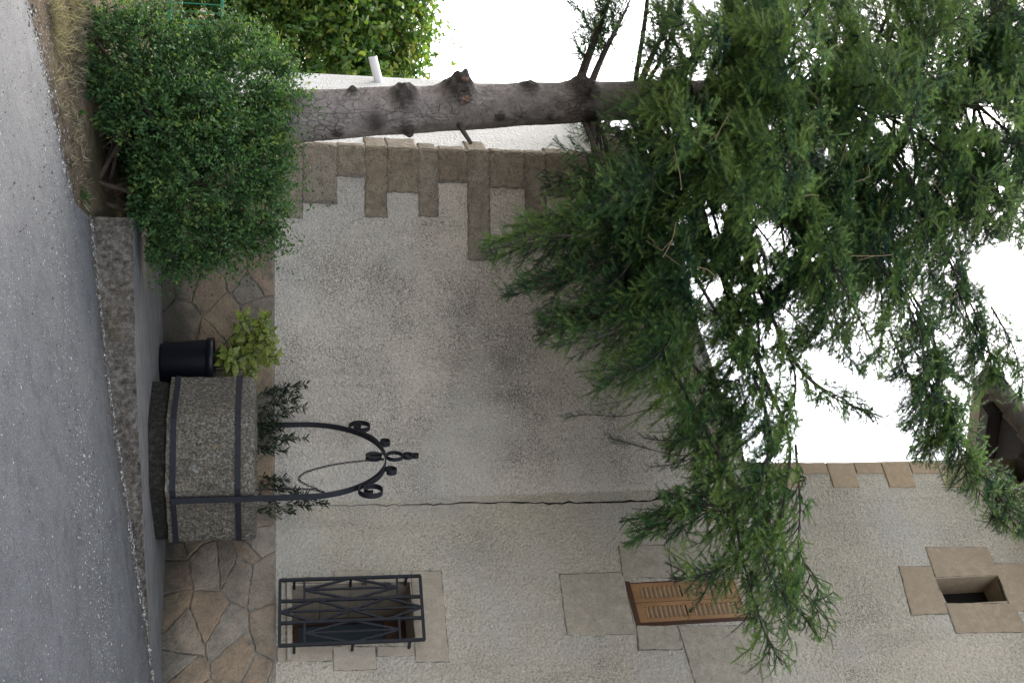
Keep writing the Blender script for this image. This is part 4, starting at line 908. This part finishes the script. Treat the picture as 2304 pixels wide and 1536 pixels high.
LIMBS = [
 ([(1310, 262, 10), (1345, 350, 9.6), (1380, 440, 9.2), (1340, 525, 8.95), (1240, 530, 8.8), (1110, 560, 8.75)], .03, .5, 1.2),
 ([(1330, 258, 10), (1350, 400, 9.7), (1410, 600, 9.2), (1490, 790, 8.8), (1570, 930, 8.5), (1640, 1080, 8.2), (1662, 1210, 7.95), (1685, 1310, 7.8), (1720, 1420, 7.65), (1760, 1495, 7.55)], .04, .62, 1.25),
 ([(1340, 255, 10), (1400, 420, 9.5), (1430, 560, 9.0), (1350, 660, 8.8), (1230, 705, 8.7)], .028, .5, 1.2),
 ([(1420, 250, 10), (1470, 480, 9.2), (1460, 650, 8.9), (1380, 745, 8.6), (1260, 765, 8.5)], .03, .55, 1.2),
 ([(1440, 245, 10), (1520, 500, 9.1), (1540, 690, 8.7), (1470, 810, 8.4), (1350, 860, 8.3)], .03, .55, 1.2),
 ([(1450, 245, 10), (1550, 450, 9.6), (1640, 650, 9.1), (1720, 850, 8.6), (1775, 985, 8.2), (1768, 1100, 8.0), (1755, 1210, 7.8), (1800, 1320, 7.6), (1865, 1400, 7.5)], .036, .6, 1.2),
 ([(1500, 240, 10), (1600, 380, 9.7), (1663, 465, 9.5), (1679, 556, 9.3), (1696, 621, 9.2), (1740, 720, 9.0), (1800, 830, 8.8), (1870, 890, 8.7), (1965, 935, 8.6)], .04, .45, 1.0),
 ([(1600, 230, 10), (1750, 400, 9), (1860, 570, 8.3), (1930, 710, 7.9), (1990, 820, 7.7)], .03, .6, .7),
 ([(1650, 225, 10), (1850, 420, 9.2), (1960, 570, 8.7), (2050, 700, 8.4), (2080, 830, 8.2), (2050, 960, 8.1)], .03, .62, 1.2),
 ([(1850, 210, 10), (1980, 320, 9.7), (2067, 439, 9.4), (2106, 524, 9.2), (2145, 605, 9.1), (2200, 720, 8.9), (2230, 830, 8.7), (2180, 930, 8.5), (2110, 1000, 8.4)], .03, .55, 1.0),
 ([(2000, 205, 10), (2200, 480, 9.2), (2290, 720, 8.6), (2330, 900, 8.3), (2290, 1040, 8.1), (2220, 1160, 8.0)], .03, .6, 1.0),
 ([(1500, 240, 10), (1560, 330, 9), (1620, 400, 8.2), (1690, 450, 7.5)], .026, .6, 1.0),
 ([(1550, 235, 10), (1640, 300, 8.8), (1740, 340, 7.7), (1820, 370, 7.0)], .028, .62, .9),
 ([(1600, 230, 10), (1700, 180, 8.8), (1790, 140, 7.7), (1850, 110, 7.1)], .028, .62, .9),
 ([(1400, 240, 10), (1450, 310, 9.2), (1480, 370, 8.6), (1440, 420, 8.2), (1370, 440, 8.0)], .026, .55, 1.2),
 ([(1700, 220, 10), (1850, 250, 8.8), (1970, 265, 7.9), (2060, 250, 7.3)], .028, .6, .8),
 ([(1800, 215, 10), (1950, 150, 9), (2080, 90, 8.2), (2160, 40, 7.8)], .028, .62, .8),
 ([(1900, 210, 10), (2060, 300, 9.1), (2180, 390, 8.4), (2260, 450, 8.0)], .026, .6, .9),
 ([(1420, 235, 10), (1520, 160, 9.3), (1600, 90, 8.8), (1690, 20, 8.4)], .03, .6, 1.0),
 ([(1290, 222, 10), (1312, 160, 10), (1345, 70, 10.1), (1375, -10, 10.2), (1400, -80, 10.2)], .052, .35, 1.1),
 ([(1320, 215, 10), (1350, 140, 10.2), (1400, 40, 10.4), (1430, -30, 10.5)], .042, .38, 1.1),
 ([(1430, 215, 10), (1470, 120, 10), (1510, 50, 10), (1545, -20, 10)], .042, .5, 1.1),
 ([(1550, 235, 10), (1600, 330, 10.8), (1650, 450, 11.5), (1680, 560, 12)], .028, .55, 1.0),
 ([(1750, 220, 10), (1800, 380, 10.8), (1850, 520, 11.4), (1880, 640, 12)], .028, .6, 1.0),
 ([(1600, 225, 10), (1680, 100, 10.8), (1740, 0, 11.4), (1770, -60, 12)], .028, .6, 1.0),
 ([(2000, 200, 10), (2060, 60, 10.6), (2100, -60, 11)], .026, .55, 1.0),
 ([(2100, 200, 10), (2230, 120, 9.1), (2330, 60, 8.6)], .026, .6, .9),
 ([(2150, 195, 10), (2260, 290, 9.1), (2350, 380, 8.5)], .026, .6, .9),
 ([(1520, 240, 10), (1600, 540, 9.5), (1650, 740, 9.1), (1630, 850, 8.9), (1560, 910, 8.8)], .03, .6, 1.1),
 ([(1700, 220, 10), (1800, 520, 9.8), (1850, 690, 9.5), (1800, 790, 9.3)], .028, .5, 1.1),
 ([(1480, 240, 10), (1540, 160, 8.9), (1580, 100, 8.0), (1620, 60, 7.4)], .026, .58, 1.0),
 ([(1460, 240, 10), (1500, 270, 8.8), (1540, 300, 7.9), (1570, 320, 7.4)], .026, .55, 1.0),
 ([(1750, 220, 10), (1900, 200, 8.5), (2020, 180, 7.6), (2110, 160, 7.0)], .028, .6, .8),
 ([(1950, 205, 10), (2100, 230, 8.8), (2220, 240, 8.0), (2310, 240, 7.5)], .026, .6, .9),
 ([(1900, 208, 10), (2050, 420, 9.7), (2150, 600, 9.4), (2190, 700, 9.2)], .026, .55, 1.0),
 ([(1640, 225, 10), (1740, 60, 9.0), (1800, -40, 8.3)], .028, .6, .9),
]
tot = 0
for c_, r0, lat, dr in list(LIMBS):
    if c_[-1][1] > 560:
        for q_ in range(1):
            jx, jy, jY = random.uniform(-70, 70), random.uniform(-60, 30), random.uniform(-.2, .9)
            LIMBS.append(([c_[0]]+[(x+jx*min(1, i/2)+G(0, 12), y+jy*min(1, i/2)+G(0, 12), Y+jY*min(1, i/2)) for i, (x, y, Y) in enumerate(c_[1:], 1)], r0*.75, lat*.95, dr))
for c_ in ([(1560, 240, 10), (1640, 460, 9.5), (1700, 680, 9.0), (1700, 850, 8.6), (1640, 950, 8.4), (1580, 990, 8.3)], [(1580, 240, 10), (1680, 500, 9.6), (1740, 720, 9.1), (1790, 850, 8.7), (1765, 960, 8.4), (1735, 1050, 8.2)],
           [(1650, 225, 10), (1780, 520, 9.4), (1850, 690, 9.0), (1900, 790, 8.8), (1950, 850, 8.7)], [(1800, 215, 10), (1950, 480, 9.4), (2040, 640, 9.0), (2100, 760, 8.7), (2110, 880, 8.5), (2040, 980, 8.4)],
           [(2050, 200, 10), (2200, 420, 9.5), (2270, 620, 9.1), (2310, 800, 8.7), (2250, 950, 8.4), (2160, 1040, 8.3)], [(2100, 200, 10), (2300, 560, 9.0), (2400, 800, 8.5), (2360, 1000, 8.2), (2290, 1150, 8.0)]): LIMBS.append((c_, .028, .58, 1.0))
for i in range(30):                      # boughs reaching out over the annex roof
    ex, ey = random.uniform(1530, 2230), random.uniform(430, 940)
    if ex+ey*.2 > 2330: continue
    bx = max(1400, ex-random.uniform(60, 330)); ty = float(np.interp(bx, [q[0] for q in tr_px], [q[1] for q in tr_px])); Ye = random.uniform(8.3, 10.2)
    LIMBS.append(([(bx, ty, 10), (bx+(ex-bx)*.5+30, ty+(ey-ty)*.4, 10+(Ye-10)*.45), (ex+25, ty+(ey-ty)*.8, 10+(Ye-10)*.8), (ex-20, ey, Ye)], .022, .55, 1.0))
for i in range(16):                      # short boughs hiding the upper trunk
    bx = 1440+i*56; ty = float(np.interp(bx, [q[0] for q in tr_px], [q[1] for q in tr_px])); a = random.uniform(-2.3, -.8); Lb = random.uniform(.9, 1.7); p = at(bx, ty, TY); d = Vector((math.cos(a), math.sin(a), 0)); LIMBS.append((None, .02, .5, .9, [p, p+d*Lb*.4+up*.05, p+d*Lb*.75-up*.05, p+d*Lb-up*.12]))
for i in range(12):
    z0_ = random.uniform(1400, 2400); ty = float(np.interp(z0_, [q[0] for q in tr_px], [q[1] for q in tr_px])); az = random.uniform(2.3, 4.0); Lb = random.uniform(2.4, 3.4); p = at(z0_, ty, TY); d = Vector((math.cos(az), math.sin(az), 0)); LIMBS.append((None, .026, .7, 1.0, [p, p+d*Lb*.35+up*.08, p+d*Lb*.7-up*.1, p+d*Lb-up*.3]))
for i in range(32):                      # the rest of the whorls, shorter boughs filling the crown between the big limbs
    x0 = random.uniform(1420, 2280); ty = float(np.interp(x0, [q[0] for q in tr_px], [q[1] for q in tr_px])); az = random.choice((random.uniform(-2.7, -.5), random.uniform(-2.0, .3), random.uniform(.2, 2.9))); Lb = random.uniform(1.7, 3.3)
    p = at(x0, ty, TY); d = Vector((math.cos(az), math.sin(az), 0)); k_ = random.uniform(.0, .16)
    LIMBS.append((None, .024, random.uniform(.45, .62), 1.0, [p, p+d*Lb*.35+up*.06, p+d*Lb*.7-up*k_*Lb*.5, p+d*Lb-up*k_*Lb]))
for c_, r0, lat, dr, *wp in LIMBS:
    P_ = wp[0] if wp else [at(*p) for p in c_]
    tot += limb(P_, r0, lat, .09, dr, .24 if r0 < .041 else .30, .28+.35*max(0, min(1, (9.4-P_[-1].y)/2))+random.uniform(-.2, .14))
EXTRA = [[(2060, 700, 9.0), (2120, 880, 8.7), (2165, 990, 8.5), (2225, 1080, 8.3), (2290, 1190, 8.2)], [(2080, 760, 8.9), (2130, 920, 8.6), (2160, 1020, 8.4), (2200, 1100, 8.3), (2250, 1170, 8.3)], [(2090, 860, 8.8), (2150, 1000, 8.6), (2240, 1090, 8.5), (2330, 1190, 8.4)],
 [(2180, 1010, 8.5), (2260, 1090, 8.4), (2340, 1170, 8.3)], [(2000, 740, 9.2), (2060, 880, 8.9), (2100, 970, 8.7), (2090, 1035, 8.7)], [(2040, 760, 9.2), (2110, 880, 8.9), (2130, 960, 8.7), (2050, 990, 8.7)],
 [(1340, 400, 9.3), (1300, 470, 9.0), (1200, 515, 8.9), (1095, 548, 8.85)], [(1360, 440, 9.2), (1290, 520, 9.0), (1200, 545, 8.9), (1120, 580, 8.85)], [(1400, 560, 9.1), (1300, 620, 8.9), (1200, 650, 8.8), (1135, 668, 8.8)], [(1400, 680, 8.9), (1300, 725, 8.8), (1210, 750, 8.7)], [(1420, 420, 9.2), (1320, 400, 9.0), (1225, 415, 8.9)],
 [(1645, 1150, 8.05), (1560, 1150, 8.0), (1480, 1180, 8.0), (1405, 1225, 8.0)], [(1640, 1135, 8.05), (1550, 1140, 8.0), (1470, 1160, 8.0), (1410, 1170, 8.0)], [(1630, 1105, 8.1), (1560, 1108, 8.1), (1485, 1112, 8.1)], [(1660, 1260, 7.9), (1580, 1295, 7.85), (1515, 1300, 7.8)],
 [(1730, 960, 8.4), (1725, 1090, 8.2), (1740, 1220, 8.0), (1770, 1330, 7.8), (1840, 1430, 7.7)], [(1790, 1000, 8.1), (1800, 1130, 7.9), (1800, 1240, 7.8), (1850, 1340, 7.7)], [(1640, 1000, 8.5), (1620, 1100, 8.3), (1650, 1200, 8.2), (1660, 1290, 8.1)],
 [(1790, 820, 8.8), (1840, 865, 8.75), (1900, 900, 8.65), (1968, 936, 8.6)], [(1600, 850, 8.9), (1580, 920, 8.7), (1540, 980, 8.6), (1500, 1010, 8.5)], [(1620, 900, 8.8), (1620, 990, 8.6), (1570, 1060, 8.5)],
 [(2000, 203, 10), (2150, 100, 9), (2250, 20, 8.4), (2300, -20, 8.2)], [(2150, 195, 10), (2240, 80, 9), (2330, 10, 8.5)], [(2100, 200, 10), (2260, 200, 8.6), (2340, 180, 8.1)], [(2050, 200, 10), (2200, 300, 9), (2320, 330, 8.5)], [(2200, 195, 10), (2280, 120, 9.2), (2340, 90, 8.8)], [(2120, 200, 10), (2230, 420, 9.4), (2320, 520, 9.1)], [(2200, 190, 10), (2270, 300, 9.2), (2340, 420, 8.6)], [(2180, 192, 10), (2250, 60, 9.4), (2290, -30, 9)], [(2250, 190, 10), (2290, 180, 9), (2330, 200, 8.3)], [(2240, 190, 10), (2300, 30, 9.6), (2330, -40, 9.3)], [(2150, 190, 10), (2260, 480, 9.9), (2330, 540, 9.7)], [(2230, 190, 10), (2330, 330, 9.9), (2380, 480, 9.7)], [(2270, 188, 10), (2300, 260, 9.4), (2320, 350, 8.9)], [(2180, 300, 9.2), (2250, 390, 8.9), (2290, 490, 8.7), (2300, 530, 8.6)], [(2200, 350, 9.5), (2270, 430, 9.3), (2330, 510, 9.2)], [(2230, 100, 9.5), (2290, 160, 9.2), (2340, 260, 9.0)], [(2260, 60, 9.4), (2310, 120, 9.1), (2340, 160, 9.0)],
 [(2230, 690, 8.8), (2275, 770, 8.6), (2300, 850, 8.4), (2290, 900, 8.3)], [(2190, 720, 8.9), (2230, 800, 8.7), (2250, 870, 8.5)], [(2150, 640, 9.1), (2190, 740, 8.9), (2230, 800, 8.8), (2310, 830, 8.7)],
 [(1310, 160, 9.95), (1340, 75, 10.0), (1370, 0, 10.1), (1390, -60, 10.2)], [(1350, 130, 10.1), (1390, 50, 10.2), (1420, -30, 10.3)], [(1470, 110, 9.9), (1510, 45, 9.8), (1550, -20, 9.7)]]
for c_ in EXTRA:
    P_ = [at(*p) for p in c_]; tot += limb(P_, .012, .36 if c_[0][0] > 1420 or c_[0][1] < 200 else .34, .065, 1.1, .04, .42+random.uniform(-.15, .15))
# branches above the frame and behind the trunk
for i in range(24):
    f = i/24; p = tpts[9].lerp(tpts[-2], f**.9) if i > 8 else tpts[7].lerp(tpts[9], i/8); az = i*2.4+random.uniform(-.3, .3); Lb = (3.3*(1-f)+.5)*random.uniform(.8, 1.1); d = Vector((math.cos(az), math.sin(az), 0))
    if d.y < .1: d.y = abs(d.y)+.2
    tot += limb([p, p+d*Lb*.35+up*.05, p+d*Lb*.7-up*.12*Lb, p+d*Lb-up*.2*Lb], .024, .62*(1-f*.5), .13, 1.0, .2, .3)
print('shoots', tot)
for i in range(34):                      # dead pale twigs inside the crown
    x = random.uniform(1500, 2250); y = random.uniform(60, 800); Ye = random.uniform(7.6, 9.0); p = at(x, y, Ye); d = Vector((G(0, 1), G(0, .4), G(-.6, .5))).normalized(); Lb = random.uniform(.15, .4)
    pt = [p, p+d*Lb*.5+Vector((G(0, .03), 0, G(0, .03))), p+d*Lb]
    if not crown_keep(np.array([tuple(q) for q in pt])).all(): continue
    mb = MB(); mb.tube(catmull(pt, 4), .0035, 4); q = pt[1]; mb.tube([q, q+(d+Vector((G(0, .5), 0, G(0, .5)))).normalized()*Lb*.4], .0025, 4); mb.build('dead_twig', M['paletwig'], spruce)
# thin bare hanging twigs in front of the render
for pxs in ([(1560, 940, 8.6), (1480, 918, 8.6), (1400, 936, 8.6), (1320, 932, 8.6), (1270, 940, 8.6)], [(1590, 1000, 8.4), (1540, 1024, 8.4), (1470, 1012, 8.4), (1420, 998, 8.4), (1372, 985, 8.4)], [(1600, 1010, 8.4), (1530, 1040, 8.4), (1465, 1050, 8.4)], [(1600, 980, 8.45), (1500, 990, 8.4), (1450, 985, 8.4)], [(1305, 122, 9.9), (1260, 118, 9.8), (1217, 116, 9.8)]):
    c_ = [at(*p) for p in pxs]; pt = catmull(c_, 6); mb = MB(); mb.tube(pt, np.linspace(.006, .0025, len(pt)).tolist(), 4); br = mb.build('branch', M['twig'], spruce)
    A = []; Bv = []
    for i in range(len(pt)//2, len(pt)-1):
        A.append(tuple(pt[i])); Bv.append(tuple(pt[i+1])); d = pt[i+1]-pt[i]
        for sg in (1, -1):
            if random.random() < .55: q = pt[i+1]; A.append(tuple(q)); Bv.append(tuple(q+d.normalized()*.06+Vector((sg*.035, random.gauss(0, .02), .0))))
    needle_mesh('needles', np.array(A), np.array(Bv), np.full(len(A), .3), br)

# ------------------------------------------------------------------ loose gravel, dry grass, small things
GL = [(95, 0), (105, 100), (112, 200), (108, 350), (120, 500), (140, 650), (150, 800), (165, 950), (195, 1100), (212, 1250), (220, 1400), (240, 1536)]
def stones(cands, name, label):
    V = []; T = []; oc = np.array([(1, 0, 0), (-1, 0, 0), (0, 1, 0), (0, -1, 0), (0, 0, 1), (0, 0, -1)], float); of = [(0, 2, 4), (2, 1, 4), (1, 3, 4), (3, 0, 4), (2, 0, 5), (1, 2, 5), (3, 1, 5), (0, 3, 5)]; F = []
    for q, r_ in cands:
        o_ = len(V); m_ = oc*r_*rng.uniform(.6, 1.3, (6, 3))*np.array([1, 1, .6]); a = random.random()*6; c_, s_ = math.cos(a), math.sin(a)
        for v in m_: V.append((q.x+v[0]*c_-v[1]*s_, q.y+v[0]*s_+v[1]*c_, q.z+v[2]+r_*.25))
        F += [tuple(k_+o_ for k_ in f) for f in of]; T += [random.random()**(1.2 if r_ < .0071 else 3)]*8
    tag(npmesh(name, np.array(V), F, M['stones'], None, T), label, 'gravel', None, 'stuff')
cd = []
def rz(X, Y): return max(road_z(X, Y)+.004, ground_z(X, Y)-.01)
for i in range(7500):
    y = random.uniform(-40, 1570)
    m_ = random.random()
    x0 = float(np.interp(y, [g_[1] for g_ in GL], [g_[0] for g_ in GL]))
    if m_ < .45: x = random.gauss(x0, 14 if y < 700 else 22)
    elif m_ < .75 and y > 880: x = random.gauss(x0+12, 17)
    else: x = random.uniform(-20, x0+60)
    q = ghit(x, y, rz)
    if q.y > kerb_y(q.x)-.02 and q.x > X0: continue
    cd.append((q, random.choice((.002, .0025, .003, .0035, .004, .005, .007)) if random.random() < .99 else .012))
for i in range(2600):                    # grit collected at the foot of the kerb and along the ragged edge of the verge
    if i % 3: X = random.uniform(X0, 3.2); Y = kerb_y(X)-.03-abs(random.gauss(0, .06)); q = Vector((X, Y, road_z(X, Y)+.008))
    else: X = random.uniform(-4, -.95); Y = edge_y(X)+random.gauss(.01, .07); q = Vector((X, Y, max(road_z(X, Y)+.004, ground_z(X, Y)-.012)))
    cd.append((q, random.choice((.0072, .0075, .008, .009, .010, .013))))
stones(cd, 'loose_gravel', 'pale loose gravel scattered along the edge of the road')
P = []; D = []; L = []; T = []
def grass_area(n, poly, hmin, hmax, lean=.5):
    xs_ = [p[0] for p in poly]; ys_ = [p[1] for p in poly]; c_ = 0; pa = np.array(poly, float)
    while c_ < n:
        x, y = random.uniform(min(xs_), max(xs_)), random.uniform(min(ys_), max(ys_))
        if not inpoly(np.array([x]), np.array([y]), pa)[0]: continue
        q = ghit(x, y); c_ += 1
        if math.sin(q.x*13+q.y*5)*math.sin(q.y*21-q.x*4)+random.uniform(-.6, .6) < 0: continue
        for k_ in range(6):
            P.append((q.x+random.gauss(0, .02), q.y+random.gauss(0, .02), q.z-.01)); D.append((random.gauss(0, lean), random.gauss(-.1, lean), random.uniform(.3, 1))); L.append(random.uniform(hmin, hmax)); T.append(random.random())
grass_area(230, [(108, 0), (116, 60), (120, 130), (125, 190), (165, 190), (180, 100), (200, 0)], .04, .14, .7)
grass_area(170, [(150, 0), (170, 180), (230, 120), (330, 0)], .03, .10, .7)
grass_area(110, [(130, 200), (150, 320), (185, 470), (205, 470), (190, 300), (170, 200)], .03, .09, .8)
P = np.array(P); D = np.array(D); L = np.array(L)
leafmesh('dry_grass', P, D, L, np.full(len(P), .006), np.array(T), M['drygrass'], None, None, .45)
tag(bpy.data.objects['dry_grass'], 'straw-coloured dry grass on the verge left of the road edge', 'grass', None, 'stuff')
def stick(pxs, r0, label):
    pt = catmull([ghit(*p)+Vector((0, 0, .02)) for p in pxs], 5); mb = MB(); mb.tube(pt, np.linspace(r0, r0*.5, len(pt)).tolist(), 6); tag(mb.build('fallen_stick', M['twig'], None, True), label, 'stick', 'sticks on the verge')
stick([(150, 78), (160, 125), (178, 168), (186, 196)], .010, 'long dark stick lying on the dry verge below the bush')
stick([(166, 188), (176, 183), (190, 176)], .008, 'short dark stick lying across the end of the longer stick')
def weed(x, y, n, h, label):
    q = ghit(x, y); o_ = MB(); w_ = thing('weed', label, 'weed', q, 'weeds by the kerb')
    P_ = []; D_ = []
    for i in range(n): 
        a = random.random()*6.3; P_.append((q.x+random.gauss(0, .01), q.y+random.gauss(0, .01), q.z)); D_.append((math.cos(a), math.sin(a), random.uniform(.3, 1.3)))
    L_ = rng.uniform(.5, 1.1, n)*h; leafmesh('leaves', np.array(P_), np.array(D_), L_, L_*.3, rng.random(n), M['weed'], w_, None, .4)
weed(183, 437, 12, .10, 'small green weed at the road edge left of the kerb end')
weed(176, 258, 9, .08, 'small bright green weed under the lower left of the bush')
